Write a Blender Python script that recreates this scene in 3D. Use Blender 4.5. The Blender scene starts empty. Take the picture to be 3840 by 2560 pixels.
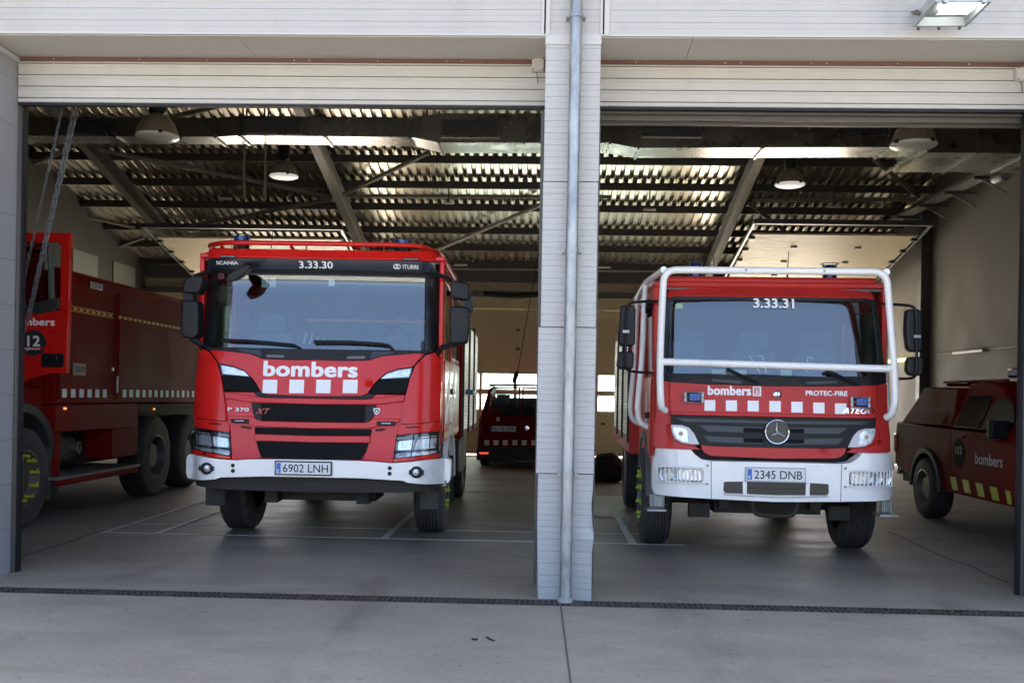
import bpy, bmesh, math, random
from mathutils import Vector, Matrix
random.seed(7)
PI = math.pi
scene = bpy.context.scene
COL = scene.collection
# ------------------------------------------------------------------ camera
F, YAW, ROLL, SY = 3755.0, 0.0337, 0.017, 0.0528
CAMP = Vector((0, -7.42, 1.5))
cam = bpy.data.objects.new('camera', bpy.data.cameras.new('camera'))
COL.objects.link(cam)
CR = Matrix.Rotation(YAW, 3, 'Z') @ Matrix.Rotation(PI/2, 3, 'X') @ Matrix.Rotation(ROLL, 3, 'Z')
cam.matrix_world = Matrix.Translation(CAMP) @ CR.to_4x4()
cam.data.sensor_width = 36.0
cam.data.lens = 36.0*F/3840.0
cam.data.shift_y = SY
cam.data.clip_end = 3000
scene.camera = cam
# ------------------------------------------------------------------ sky and sun (sun behind the building)
SUN_EL, SUN_AZ = math.radians(52), math.radians(10)     # azimuth measured from +Y towards +X
w = bpy.data.worlds.new('World'); scene.world = w; w.use_nodes = True
nt = w.node_tree; bg = nt.nodes['Background']
sky = nt.nodes.new('ShaderNodeTexSky'); sky.sky_type = 'NISHITA'; sky.sun_disc = False
sky.sun_elevation = SUN_EL; sky.sun_rotation = SUN_AZ
sky.air_density = 0.75; sky.dust_density = 4.6; sky.ozone_density = 1.0
nt.links.new(sky.outputs[0], bg.inputs[0]); bg.inputs[1].default_value = 0.15
sun = bpy.data.objects.new('sun', bpy.data.lights.new('sun', 'SUN')); COL.objects.link(sun)
sun.data.energy = 5.0; sun.data.angle = math.radians(0.5); sun.data.color = (1.0, 0.94, 0.85)
sd = Vector((math.sin(SUN_AZ)*math.cos(SUN_EL), math.cos(SUN_AZ)*math.cos(SUN_EL), math.sin(SUN_EL)))
sun.rotation_euler = sd.to_track_quat('Z', 'Y').to_euler()
scene.view_settings.view_transform = 'Standard'; scene.view_settings.look = 'None'
scene.view_settings.exposure = 2.65; scene.view_settings.gamma = 1.0
scene.render.engine = 'CYCLES'
scene.cycles.use_denoising = True
scene.cycles.max_bounces = 10; scene.cycles.diffuse_bounces = 6; scene.cycles.glossy_bounces = 5
scene.cycles.transmission_bounces = 8; scene.cycles.transparent_max_bounces = 16
scene.cycles.sample_clamp_indirect = 6.0
scene.cycles.caustics_reflective = False; scene.cycles.caustics_refractive = False

# ------------------------------------------------------------------ sight-line helpers (photo measurements to metres)
def ray(px, py):
    return CR @ Vector(((px-1920)/F, -(py-1280-SY*3840)/F, -1.0))
def atY(px, py, Y):
    d = ray(px, py); return CAMP + d*((Y-CAMP.y)/d.y)
def atX(px, py, X):
    d = ray(px, py); return CAMP + d*((X-CAMP.x)/d.x)
def atZ(px, py, Z=0.0):
    d = ray(px, py); return CAMP + d*((Z-CAMP.z)/d.z)
def atS(px, py, a, t):                                   # plane Z = a - t*Y
    d = ray(px, py); k = (a - t*CAMP.y - CAMP.z)/(d.z + t*d.y); return CAMP + d*k
VW = dict(A=(650,850,2.6133), B=(1200,850,2.6138), C=(650,1300,2.09), D=(1200,1300,2.0908), E=(2250,950,2.6138),
          F=(2850,950,2.6138), G=(2250,1400,2.24), H=(2850,1400,2.24), I=(3300,1100,1.5685), J=(0,800,1.2067),
          K=(60,1150,2.09), L=(1650,1450,3.136), M=(1650,900,2.614), N=(3200,400,2.614), S=(0,0,1), R1=(0,0,1.7418),
          R2=(1000,0,1.7418), R3=(1900,0,1.7418), R4=(2840,0,1.742), T=(0,0,.6125))
def P(v, x, y):
    o = VW[v]; return (o[0]+x/o[2], o[1]+y/o[2])

# ------------------------------------------------------------------ materials
MATS = {}
def mat(name, col, rough=0.5, metal=0.0, coat=0.0, noise=0.0, nscale=6.0, bump=0.0, bscale=60.0, spec=None, dirt=None, dirtamt=0.0, coat_r=0.05, stretch=(1,1,1)):
    if name in MATS: return MATS[name]
    m = bpy.data.materials.new(name); m.use_nodes = True; MATS[name] = m
    n = m.node_tree.nodes; L = m.node_tree.links; b = n['Principled BSDF']
    c = (*col, 1.0)
    b.inputs['Base Color'].default_value = c
    b.inputs['Roughness'].default_value = rough; b.inputs['Metallic'].default_value = metal
    b.inputs['Coat Weight'].default_value = coat; b.inputs['Coat Roughness'].default_value = coat_r
    if spec is not None: b.inputs['Specular IOR Level'].default_value = spec
    if noise or bump or dirtamt:
        tc = n.new('ShaderNodeTexCoord'); mp = n.new('ShaderNodeMapping'); mp.inputs['Scale'].default_value = stretch
        L.new(tc.outputs['Object'], mp.inputs['Vector'])
        last = None
        if noise:
            t = n.new('ShaderNodeTexNoise'); t.inputs['Scale'].default_value = nscale; t.inputs['Detail'].default_value = 6; t.inputs['Roughness'].default_value = .62
            L.new(mp.outputs[0], t.inputs['Vector'])
            r = n.new('ShaderNodeMapRange'); r.inputs[1].default_value = .3; r.inputs[2].default_value = .7
            r.inputs[3].default_value = 1-noise; r.inputs[4].default_value = 1+noise
            L.new(t.outputs[0], r.inputs[0])
            mx = n.new('ShaderNodeMix'); mx.data_type = 'RGBA'; mx.blend_type = 'MULTIPLY'; mx.inputs[0].default_value = 1.0
            mx.inputs[6].default_value = c; L.new(r.outputs[0], mx.inputs[7]); last = mx.outputs[2]
            rr = n.new('ShaderNodeMapRange'); rr.inputs[1].default_value = .3; rr.inputs[2].default_value = .7
            rr.inputs[3].default_value = max(0, rough-.08); rr.inputs[4].default_value = min(1, rough+.1)
            L.new(t.outputs[0], rr.inputs[0]); L.new(rr.outputs[0], b.inputs['Roughness'])
        if dirtamt:
            t2 = n.new('ShaderNodeTexNoise'); t2.inputs['Scale'].default_value = nscale*.45; t2.inputs['Detail'].default_value = 8; t2.inputs['Roughness'].default_value = .7
            L.new(mp.outputs[0], t2.inputs['Vector'])
            r2 = n.new('ShaderNodeMapRange'); r2.inputs[1].default_value = .5; r2.inputs[2].default_value = .75
            r2.inputs[3].default_value = 0; r2.inputs[4].default_value = dirtamt
            L.new(t2.outputs[0], r2.inputs[0])
            m2 = n.new('ShaderNodeMix'); m2.data_type = 'RGBA'
            L.new(r2.outputs[0], m2.inputs[0])
            if last is None: m2.inputs[6].default_value = c
            else: L.new(last, m2.inputs[6])
            m2.inputs[7].default_value = (*dirt, 1); last = m2.outputs[2]
        if last is not None: L.new(last, b.inputs['Base Color'])
        if bump:
            t3 = n.new('ShaderNodeTexNoise'); t3.inputs['Scale'].default_value = bscale; t3.inputs['Detail'].default_value = 4
            L.new(mp.outputs[0], t3.inputs['Vector'])
            bp = n.new('ShaderNodeBump'); bp.inputs['Strength'].default_value = bump; bp.inputs['Distance'].default_value = .01
            L.new(t3.outputs[0], bp.inputs['Height']); L.new(bp.outputs[0], b.inputs['Normal'])
    return m
def glass(name, tint, ior=1.5, gloss=1.0):
    if name in MATS: return MATS[name]
    m = bpy.data.materials.new(name); m.use_nodes = True; MATS[name] = m
    n = m.node_tree.nodes; L = m.node_tree.links; n.remove(n['Principled BSDF']); out = n['Material Output']
    tr = n.new('ShaderNodeBsdfTransparent'); tr.inputs[0].default_value = (*tint, 1)
    gl = n.new('ShaderNodeBsdfGlossy'); gl.inputs[0].default_value = (gloss, gloss, gloss, 1); gl.inputs['Roughness'].default_value = .02
    ge = n.new('ShaderNodeNewGeometry'); dt = n.new('ShaderNodeVectorMath'); dt.operation = 'DOT_PRODUCT'
    L.new(ge.outputs['Incoming'], dt.inputs[0]); L.new(ge.outputs['Normal'], dt.inputs[1])
    def mth(op, a, c):                                   # Schlick reflectance, the same from either side of the pane
        x = n.new('ShaderNodeMath'); x.operation = op
        for k, v in ((0, a), (1, c)):
            if v is None: continue
            if isinstance(v, (int, float)): x.inputs[k].default_value = v
            else: L.new(v, x.inputs[k])
        return x.outputs[0]
    r0 = 2*((ior-1)/(ior+1))**2
    one = mth('SUBTRACT', 1.0, mth('ABSOLUTE', dt.outputs['Value'], None))
    fr = mth('ADD', mth('MULTIPLY', mth('POWER', one, 5.0), 1-r0), r0)
    mx = n.new('ShaderNodeMixShader'); L.new(fr, mx.inputs[0]); L.new(tr.outputs[0], mx.inputs[1]); L.new(gl.outputs[0], mx.inputs[2])
    L.new(mx.outputs[0], out.inputs[0]); return m
def emit(name, col, s):
    m = mat(name, (.8,.8,.8), .4); b = m.node_tree.nodes['Principled BSDF']
    b.inputs['Emission Color'].default_value = (*col, 1); b.inputs['Emission Strength'].default_value = s; return m

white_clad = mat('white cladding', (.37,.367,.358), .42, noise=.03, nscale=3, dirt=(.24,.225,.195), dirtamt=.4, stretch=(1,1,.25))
door_white = mat('white door panel', (.385,.375,.35), .5, noise=.035, nscale=9, bump=.12, bscale=160, dirt=(.28,.26,.225), dirtamt=.3)
soffit_m = mat('soffit sheet', (.46,.445,.415), .55, noise=.03, nscale=2)
galv = mat('galvanised steel', (.30,.315,.32), .42, .75, noise=.38, nscale=9, stretch=(1.6,1.6,.5))
zinc = mat('zinc duct', (.24,.23,.20), .27, 1.0, noise=.03, nscale=2)
deck_m = mat('roof deck steel', (.78,.74,.64), .27, .88)
steel_lit = mat('lit grey steel paint', (.42,.40,.36), .45, noise=.12)
steel_m = mat('mid grey steel paint', (.25,.24,.215), .45, noise=.12)
shade_wall = mat('shaded wall panel', (.045,.043,.04), .7, noise=.1, nscale=2)  # wall grey darkened to stand in for unlit walls
steel_d = mat('dark grey steel paint', (.075,.077,.08), .45, noise=.12)
steel_g = mat('grey steel paint', (.085,.08,.072), .45, noise=.1)
rust_brown = mat('brown strip', (.10,.045,.035), .6, noise=.2, nscale=20)
black_p = mat('black plastic', (.010,.0105,.012), .5, spec=.3, noise=.15, nscale=12)
black_m = mat('black paint', (.012,.012,.013), .3)
rubber = mat('tyre rubber', (.045,.044,.042), .75, noise=.3, nscale=14, dirt=(.13,.122,.11), dirtamt=.5)
cream = mat('cream door panel', (.60,.53,.37), .5, noise=.04, nscale=4)
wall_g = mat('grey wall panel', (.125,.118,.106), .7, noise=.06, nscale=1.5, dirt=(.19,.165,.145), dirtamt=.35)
white_p = mat('white vehicle paint', (.85,.84,.81), .3, coat=.4, noise=.03, nscale=5, dirt=(.5,.48,.43), dirtamt=.22)
white_t = mat('white lettering film', (.85,.85,.85), .45)
chrome = mat('chrome', (.75,.75,.75), .12, 1.0)
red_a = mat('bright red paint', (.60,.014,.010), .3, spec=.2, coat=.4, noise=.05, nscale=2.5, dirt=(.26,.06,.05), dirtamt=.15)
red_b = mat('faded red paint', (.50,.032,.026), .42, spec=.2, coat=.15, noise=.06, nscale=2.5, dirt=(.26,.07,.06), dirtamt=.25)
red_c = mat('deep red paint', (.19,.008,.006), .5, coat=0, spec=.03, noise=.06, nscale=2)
glass_w = glass('windscreen glass', (.78,.86,.87), 1.48)
glass_d = glass('tinted glass', (.22,.25,.25), 1.5)
glass_c = glass('clear lamp glass', (.92,.94,.95), 1.35)

# ------------------------------------------------------------------ mesh helpers
class MB:
    def __init__(s): s.bm = bmesh.new()
    def box(s, x0, x1, y0, y1, z0, z1, M=None):
        vs = [s.bm.verts.new((x, y, z)) for x in (x0, x1) for y in (y0, y1) for z in (z0, z1)]
        for f in ((0,1,3,2),(4,6,7,5),(0,4,5,1),(2,3,7,6),(0,2,6,4),(1,5,7,3)): s.bm.faces.new([vs[i] for i in f])
        if M is not None:
            for v in vs: v.co = M @ v.co
        return vs
    def beam(s, a, b, wx, wz, up=(0,0,1)):               # box from a to b
        a = Vector(a); b = Vector(b); d = (b-a); L = d.length; d.normalize(); u = Vector(up)
        r = d.cross(u)
        if r.length < 1e-5: r = d.cross(Vector((1,0,0)))
        r.normalize(); u = r.cross(d)
        vs = []
        for t in (a, b):
            for i, j in ((-1,-1),(1,-1),(1,1),(-1,1)): vs.append(s.bm.verts.new(t + r*(i*wx/2) + u*(j*wz/2)))
        for f in ((0,1,2,3),(7,6,5,4),(0,4,5,1),(1,5,6,2),(2,6,7,3),(3,7,4,0)): s.bm.faces.new([vs[i] for i in f])
    def tube(s, pts, r, n=10, closed=False, cap=True):
        pts = [Vector(p) for p in pts]; N = len(pts); rings = []; prev = None
        rr = r if isinstance(r, (list, tuple)) else [r]*N
        for i, p in enumerate(pts):
            if closed: t = (pts[(i+1) % N]-pts[i-1])
            else: t = (pts[min(i+1, N-1)]-pts[max(i-1, 0)])
            t.normalize()
            if prev is None:
                u = t.orthogonal().normalized()
            else:
                u = prev - t*prev.dot(t)
                if u.length < 1e-5: u = t.orthogonal()
                u.normalize()
            prev = u; v = t.cross(u)
            rings.append([s.bm.verts.new(p + (u*math.cos(2*PI*k/n)+v*math.sin(2*PI*k/n))*rr[i]) for k in range(n)])
        for i in range(N if closed else N-1):
            a = rings[i]; b = rings[(i+1) % N]
            for k in range(n): s.bm.faces.new((a[k], a[(k+1) % n], b[(k+1) % n], b[k]))
        if cap and not closed:
            s.bm.faces.new(rings[0][::-1]); s.bm.faces.new(rings[-1])
    def lathe(s, prof, o=(0,0,0), axis='Z', n=32, cap=False):
        o = Vector(o); rings = []
        for r, h in prof:
            ring = []
            for k in range(n):
                a = 2*PI*k/n; c, q = r*math.cos(a), r*math.sin(a)
                p = {'Z': (c, q, h), 'X': (h, c, q), 'Y': (c, h, q)}[axis]
                ring.append(s.bm.verts.new(o+Vector(p)))
            rings.append(ring)
        for a, b in zip(rings, rings[1:]):
            for k in range(n): s.bm.faces.new((a[k], a[(k+1) % n], b[(k+1) % n], b[k]))
        if cap: s.bm.faces.new(rings[0]); s.bm.faces.new(rings[-1][::-1])
    def prism(s, poly, axis, d0, d1):                    # poly in the plane across axis
        def q(p, d): return {'X': (d, p[0], p[1]), 'Y': (p[0], d, p[1]), 'Z': (p[0], p[1], d)}[axis]
        a = [s.bm.verts.new(q(p, d0)) for p in poly]; b = [s.bm.verts.new(q(p, d1)) for p in poly]
        s.bm.faces.new(a); s.bm.faces.new(b[::-1]); n = len(poly)
        for i in range(n): s.bm.faces.new((a[i], b[i], b[(i+1) % n], a[(i+1) % n]))
    def strip(s, prof, axis, d0, d1, n=1):               # open profile swept along axis
        def q(p, d): return {'X': (d, p[0], p[1]), 'Y': (p[0], d, p[1]), 'Z': (p[0], p[1], d)}[axis]
        cols = [[s.bm.verts.new(q(p, d0+(d1-d0)*i/n)) for p in prof] for i in range(n+1)]
        for a, b in zip(cols, cols[1:]):
            for i in range(len(prof)-1): s.bm.faces.new((a[i], a[i+1], b[i+1], b[i]))
    def build(s, name, m, parent=None, bevel=0.0, smooth=40, loc=None, seg=2, recalc=True):
        if recalc: bmesh.ops.recalc_face_normals(s.bm, faces=s.bm.faces)
        me = bpy.data.meshes.new(name); s.bm.to_mesh(me); s.bm.free()
        me.materials.append(m)
        if smooth:
            me.polygons.foreach_set('use_smooth', [True]*len(me.polygons))
            me.set_sharp_from_angle(angle=math.radians(smooth))
        o = bpy.data.objects.new(name, me); COL.objects.link(o)
        if parent is not None: o.parent = parent
        if loc is not None: o.location = loc
        if bevel:
            b = o.modifiers.new('bevel', 'BEVEL'); b.width = bevel; b.segments = seg; b.limit_method = 'ANGLE'; b.angle_limit = math.radians(35)
        return o
def thing(name, label, cat, loc=(0,0,0), rotz=0.0, group=None):
    o = bpy.data.objects.new(name, None); COL.objects.link(o); o.location = loc; o.rotation_euler = (0,0,rotz)
    o.empty_display_size = .2
    o['label'] = label; o['category'] = cat
    if group: o['group'] = group
    return o
def tag(o, label, cat, group=None):
    o['label'] = label; o['category'] = cat
    if group: o['group'] = group
    return o
def struct(o): o['kind'] = 'structure'; return o
def box(name, m, parent, x0, x1, y0, y1, z0, z1, bevel=0.0):
    b = MB(); b.box(x0, x1, y0, y1, z0, z1); return b.build(name, m, parent, bevel)
def rnd(poly, r, k=4):
    out = []; n = len(poly)
    for i in range(n):
        p = Vector(poly[i]); a = Vector(poly[i-1]); b = Vector(poly[(i+1) % n])
        da = (a-p); db = (b-p); la, lb = da.length, db.length
        q = min(r, la*.45, lb*.45)
        if q < 1e-4: out.append(tuple(p)); continue
        pa = p+da*(q/la); pb = p+db*(q/lb)
        for j in range(k+1):
            t = j/k; out.append(tuple(pa*((1-t)**2)+p*(2*t*(1-t))+pb*(t*t)))
    return out
def bez(pts, k=6):                                       # smooth an open polyline by rounding its corners
    out = [Vector(pts[0])]
    for i in range(1, len(pts)-1):
        p = Vector(pts[i]); a = Vector(pts[i-1]); b = Vector(pts[i+1]); q = .12
        la, lb = (a-p).length, (b-p).length; qa = min(q, la*.45); qb = min(q, lb*.45)
        pa = p+(a-p)*(qa/la); pb = p+(b-p)*(qb/lb)
        for j in range(k+1):
            t = j/k; out.append(pa*((1-t)**2)+p*(2*t*(1-t))+pb*(t*t))
    out.append(Vector(pts[-1])); return out
DG = None
def text(name, body, m, parent, x0, x1, z0, z1, surf=None, off=-.004, bold=.0, shear=0.0, axis='Y', at=0.0, flip=False, depth=.0015, spacing=1.0):
    """lettering laid on a vertical face: axis 'Y' faces -Y, axis 'X' faces +-X (flip mirrors the run)"""
    c = bpy.data.curves.new(name, 'FONT'); c.body = body; c.size = 1; c.offset = 0; c.shear = shear; c.resolution_u = 4; c.space_character = spacing+bold*.8
    t = bpy.data.objects.new(name, c); COL.objects.link(t)
    me = bpy.data.meshes.new_from_object(t.evaluated_get(bpy.context.evaluated_depsgraph_get()))
    bpy.data.objects.remove(t)
    bm = bmesh.new(); bm.from_mesh(me)
    if bold:                                             # heavier strokes: the letters laid a hair over themselves
        src = bm.verts[:]+bm.edges[:]+bm.faces[:]
        for k, (dx, dy) in enumerate(((-1,-1),(1,-1),(-1,1),(1,1),(0,-1.2),(0,1.2),(-1.2,0),(1.2,0))):
            r = bmesh.ops.duplicate(bm, geom=src)
            for v in r['geom']:
                if isinstance(v, bmesh.types.BMVert): v.co += Vector((dx*bold*.55, dy*bold*.4, (k+1)*.0001))
    xs = [v.co.x for v in bm.verts]; ys = [v.co.y for v in bm.verts]
    a0, a1, b0, b1 = min(xs), max(xs), min(ys), max(ys)
    if surf:
        for k in range(1, 8):
            bmesh.ops.bisect_plane(bm, geom=bm.verts[:]+bm.edges[:]+bm.faces[:], plane_co=(a0+(a1-a0)*k/8, 0, 0), plane_no=(1,0,0))
    for v in bm.verts:
        u = x0+(v.co.x-a0)/(a1-a0)*(x1-x0); z = z0+(v.co.y-b0)/(b1-b0)*(z1-z0)
        if axis == 'Y': v.co = Vector((u, (surf(u, z) if surf else at)+off-v.co.z, z))
        else: v.co = Vector(((surf(u, z) if surf else at)+off+v.co.z*(1 if off > 0 else -1), u, z))
    bm.to_mesh(me); bm.free(); me.materials.clear(); me.materials.append(m)
    o = bpy.data.objects.new(name, me); COL.objects.link(o); o.parent = parent
    return o
# ================================================================== setting: ground, floor
def concrete(name, base, rough, sheen, tracks=()):
    m = bpy.data.materials.new(name); m.use_nodes = True
    n = m.node_tree.nodes; L = m.node_tree.links; b = n['Principled BSDF']
    tc = n.new('ShaderNodeTexCoord')
    def noise(sc, det, ro=.6, stretch=None):
        t = n.new('ShaderNodeTexNoise'); t.inputs['Scale'].default_value = sc; t.inputs['Detail'].default_value = det; t.inputs['Roughness'].default_value = ro
        if stretch:
            mp = n.new('ShaderNodeMapping'); mp.inputs['Scale'].default_value = stretch; L.new(tc.outputs['Object'], mp.inputs[0]); L.new(mp.outputs[0], t.inputs['Vector'])
        else: L.new(tc.outputs['Object'], t.inputs['Vector'])
        return t.outputs[0]
    def ramp(f, a, bb, lo, hi):
        r = n.new('ShaderNodeMapRange'); r.inputs[1].default_value = a; r.inputs[2].default_value = bb; r.inputs[3].default_value = lo; r.inputs[4].default_value = hi; L.new(f, r.inputs[0]); return r.outputs[0]
    def mul(a, bb):
        x = n.new('ShaderNodeMath'); x.operation = 'MULTIPLY'; L.new(a, x.inputs[0]); L.new(bb, x.inputs[1]); return x.outputs[0]
    big = ramp(noise(.55, 5, .55), .3, .7, .82, 1.16)
    mid = ramp(noise(2.6, 8, .68, (.3,1,1)), .3, .7, .86, 1.12)
    fine = ramp(noise(30, 9, .75), .25, .75, .76, 1.22)
    spot = ramp(noise(14, 3, .5), .66, .72, 1.0, .6)
    fac = mul(mul(big, mid), mul(fine, spot))
    mx = n.new('ShaderNodeMix'); mx.data_type = 'RGBA'; mx.blend_type = 'MULTIPLY'; mx.inputs[0].default_value = 1
    mx.inputs[6].default_value = (*base, 1); L.new(fac, mx.inputs[7])
    if tracks:                                           # faint worn tyre tracks where the vehicles roll in and out
        sx = n.new('ShaderNodeSeparateXYZ'); L.new(tc.outputs['Object'], sx.inputs[0]); wob = ramp(noise(.7, 3), .3, .7, -.12, .12)
        def m2_(op, a, c=None):
            x = n.new('ShaderNodeMath'); x.operation = op
            for k, v in ((0, a), (1, c)):
                if isinstance(v, (int, float)): x.inputs[k].default_value = v
                elif v is not None: L.new(v, x.inputs[k])
            return x.outputs[0]
        xx = m2_('ADD', sx.outputs[0], wob); tot = None
        for cx in tracks:
            e = m2_('POWER', 2.718, m2_('MULTIPLY', m2_('POWER', m2_('MULTIPLY', m2_('ABSOLUTE', m2_('SUBTRACT', xx, cx)), 6.0), 2.0), -1.0)); tot = e if tot is None else m2_('ADD', tot, e)
        tr_ = m2_('SUBTRACT', 1.0, m2_('MULTIPLY', m2_('MULTIPLY', tot, ramp(noise(1.9, 7, .7, (1,.35,1)), .42, .62, .0, 1.0)), .34)); fac = mul(fac, tr_); L.new(fac, mx.inputs[7])
    st = ramp(noise(1.3, 8, .72, (.45,1,1)), .53, .70, 0, .6)
    m2 = n.new('ShaderNodeMix'); m2.data_type = 'RGBA'; L.new(st, m2.inputs[0]); L.new(mx.outputs[2], m2.inputs[6])
    m2.inputs[7].default_value = (base[0]*.62, base[1]*.58, base[2]*.54, 1)
    L.new(m2.outputs[2], b.inputs['Base Color'])
    L.new(ramp(noise(2.0, 7, .7, (.3,1,1)), .3, .7, rough-sheen, rough+sheen), b.inputs['Roughness'])
    bp = n.new('ShaderNodeBump'); bp.inputs['Strength'].default_value = .12; bp.inputs['Distance'].default_value = .004
    L.new(noise(70, 5, .7), bp.inputs['Height']); L.new(bp.outputs[0], b.inputs['Normal'])
    return m
conc_out = concrete('forecourt concrete', (.275,.238,.185), .74, .08, (-3.25, -1.3, 1.05, 3.05))
conc_in = concrete('workshop floor concrete', (.245,.214,.168), .58, .12, (-3.25, -1.3, 1.05, 3.05))
conc_yard = concrete('pale yard concrete', (.34,.32,.28), .8, .06)
b = MB(); b.box(-600, 600, 17.75, 600, -.5, -.012); struct(b.build('rear_yard', concrete('bounce pale yard', (.62,.58,.48), .8, .06), smooth=0))  # unseen yard coloured extra pale to bounce light up to the roof deck
b = MB(); b.box(-600, 600, -600, -4.6, -.5, -.004); b.box(-600, 600, -.03, 17.74, -.5, -.45); b.box(-600, 600, -.235, -.03, -.5, -.07)
o = struct(b.build('ground', conc_yard, smooth=0))
struct(box('forecourt', conc_out, None, -40, 40, -4.6, -.235, -.45, 0))
o = struct(box('floor', conc_in, None, -10.2, 7.8, -.03, 17.75, -.4, 0))
# saw-cut joints and painted lines lie a few millimetres above the slab
joint_m = mat('joint filler', (.085,.08,.072), .8)
b = MB()
b.beam((.133, -.24, .003), (.19, -5.0, .003), .010, .002); b.beam((.19, -5.0, .003), (.2, -9.0, .003), .013, .002)
b.box(-9, 7, 8.0, 8.02, .002, .004)
for pl in ([(3330,1990),(3480,2060),(3560,2095),(3640,2120),(3720,2160),(3800,2190)], [(60,2095),(160,2060),(260,2030),(340,2000),(400,1985)]):
    q = [atZ(*p, .003) for p in pl]
    for a, c in zip(q, q[1:]): b.beam(a, c, .018, .002)
struct(b.build('floor_joint', joint_m, smooth=0))
line_m = mat('worn white line paint', (.62,.61,.57), .6, noise=.3, nscale=25, dirt=(.25,.23,.2), dirtamt=.7)
b = MB()
b.box(-4.62, 1.45, 2.86, 2.9, .003, .005); b.box(-4.6, 1.25, 3.6, 3.63, .003, .005)
for x0, x1, y1 in ((-4.6, -4.56, 8.2), (-4.05, -3.99, 6.5), (-1.68, -1.61, 5.2), (.88, .96, 5.8)): b.box(x0, x1, 2.86 if y1 != 5.2 else 2.9, y1, .006, .008)
b.box(.2, 1.0, 5.1, 5.25, .009, .010)
struct(b.build('floor_marking', line_m, smooth=0))
# drainage channel with slotted iron grates
iron = mat('rusty iron grate', (.075,.060,.052), .65, .3, noise=.35, nscale=14)
dr = thing('drainage_channel', 'long rusty iron slotted drain grate across the concrete in front of both openings', 'drain', (0, -.13, 0))
x = -6.0; k = 0
while x < 6.0:
    b = MB(); L_ = .5
    b.box(x, x+L_-.004, -.1, -.085, -.03, .001); b.box(x, x+L_-.004, .085, .1, -.03, .001)
    for i in range(12):
        xx = x+.008+i*.0405
        b.beam((xx, -.085, -.012), (xx+(.0), .085, -.012), .016, .024)
    b.box(x, x+L_-.004, -.012, .012, -.03, -.001); b.box(x+.2, x+.29, -.085, .085, -.03, -.003)
    b.build('grate', iron, dr, smooth=0); x += L_
box('channel', black_m, dr, -6, 6, -.1, .095, -.065, -.04)

# ================================================================== the station building
st = thing('fire_station', 'white clad fire station hall with two tall vehicle openings and a steel roof', 'building')
def profile(z0, z1, y, pitch=.09, d=.005, lip=.002):     # fine horizontal rib profile, seen from -Y
    pr = []; z = z0; i = 0
    while z < z1-1e-6:
        h = min(pitch, z1-z)
        pr += [(y, z), (y, z+h*.47), (y-lip, z+h*.49), (y-lip, z+h*.52), (y, z+h*.54), (y, z+h*.935), (y+d, z+h*.945), (y+d, z+h*.99)]
        z += pitch
    pr.append((y, z1)); return pr
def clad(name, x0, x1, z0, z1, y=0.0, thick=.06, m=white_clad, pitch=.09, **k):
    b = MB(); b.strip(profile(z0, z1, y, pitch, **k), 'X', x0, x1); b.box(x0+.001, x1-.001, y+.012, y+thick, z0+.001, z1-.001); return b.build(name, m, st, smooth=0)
ZS = 4.18
tr = [atY(P('R2', x, 210)[0], 120, 0).x for x in (1797, 1812, 1850)] ; t2 = [atY(P('R3', x, 210)[0], 120, 0).x for x in (612, 630, 655, 668)]
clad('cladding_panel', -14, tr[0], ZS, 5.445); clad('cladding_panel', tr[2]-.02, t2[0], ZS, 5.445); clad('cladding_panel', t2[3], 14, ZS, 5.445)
trim_m = mat('white trim', (.42,.42,.415), .4, noise=.02)
for a, c in ((tr[0]-.004, tr[1]), (tr[1]+.012, tr[2]), (t2[0]-.002, t2[1]-.004), (t2[1]+.008, t2[3]+.002)):
    b = MB(); b.box(a, c, -.012, .03, ZS-.012, 5.445); b.build('trim', trim_m, st, .002)
box('trim', trim_m, st, -14, 14, -.006, .02, ZS-.016, ZS-.001)
# wall bodies either side of the openings and above
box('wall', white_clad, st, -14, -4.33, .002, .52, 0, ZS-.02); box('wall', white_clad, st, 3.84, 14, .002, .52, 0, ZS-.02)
box('wall', shade_wall, st, -14, 14, .07, .6, ZS+.25, 5.44)  # inner wall coloured dark so the duct face mirrors an unlit front
reveal_m = mat('reveal panel', (.27,.275,.285), .5, noise=.04, nscale=2)
b = MB(); b.strip([(y, -4.31) for y in (0, .6)], 'Z', .0, ZS-.03); 
b.bm.free()
b = MB()
for i in range(12):
    z0 = i*.36; b.box(-4.33, -4.31, .001, .6, z0, min(z0+.357, ZS-.07))
b.build('reveal', reveal_m, st)
b = MB(); b.box(-4.32, -4.28, .01, .53, ZS-.07, ZS-.03); b.box(3.80, 3.84, .01, .53, ZS-.07, ZS-.03); b.build('trim', trim_m, st, .002)
b = MB()
for i in range(12):
    z0 = i*.36; b.box(3.82, 3.84, .001, .6, z0, min(z0+.357, ZS-.07))
b.build('reveal', reveal_m, st)
jx = -2.35; b = MB(); b.box(-4.3, jx-.002, .02, .56, ZS-.02, ZS); b.box(jx+.002, -.04, .02, .56, ZS-.02, ZS); b.build('soffit', soffit_m, st)
jx = 1.05; b = MB(); b.box(.37, jx-.002, .02, .56, ZS-.02, ZS); b.box(jx+.002, 3.84, .02, .56, ZS-.02, ZS); b.build('soffit', soffit_m, st)
box('shade_eave', trim_m, st, -14, 14, -1.25, .1, 5.45, 5.8)  # unseen overhang added to cut the sky light on the facade
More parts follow.
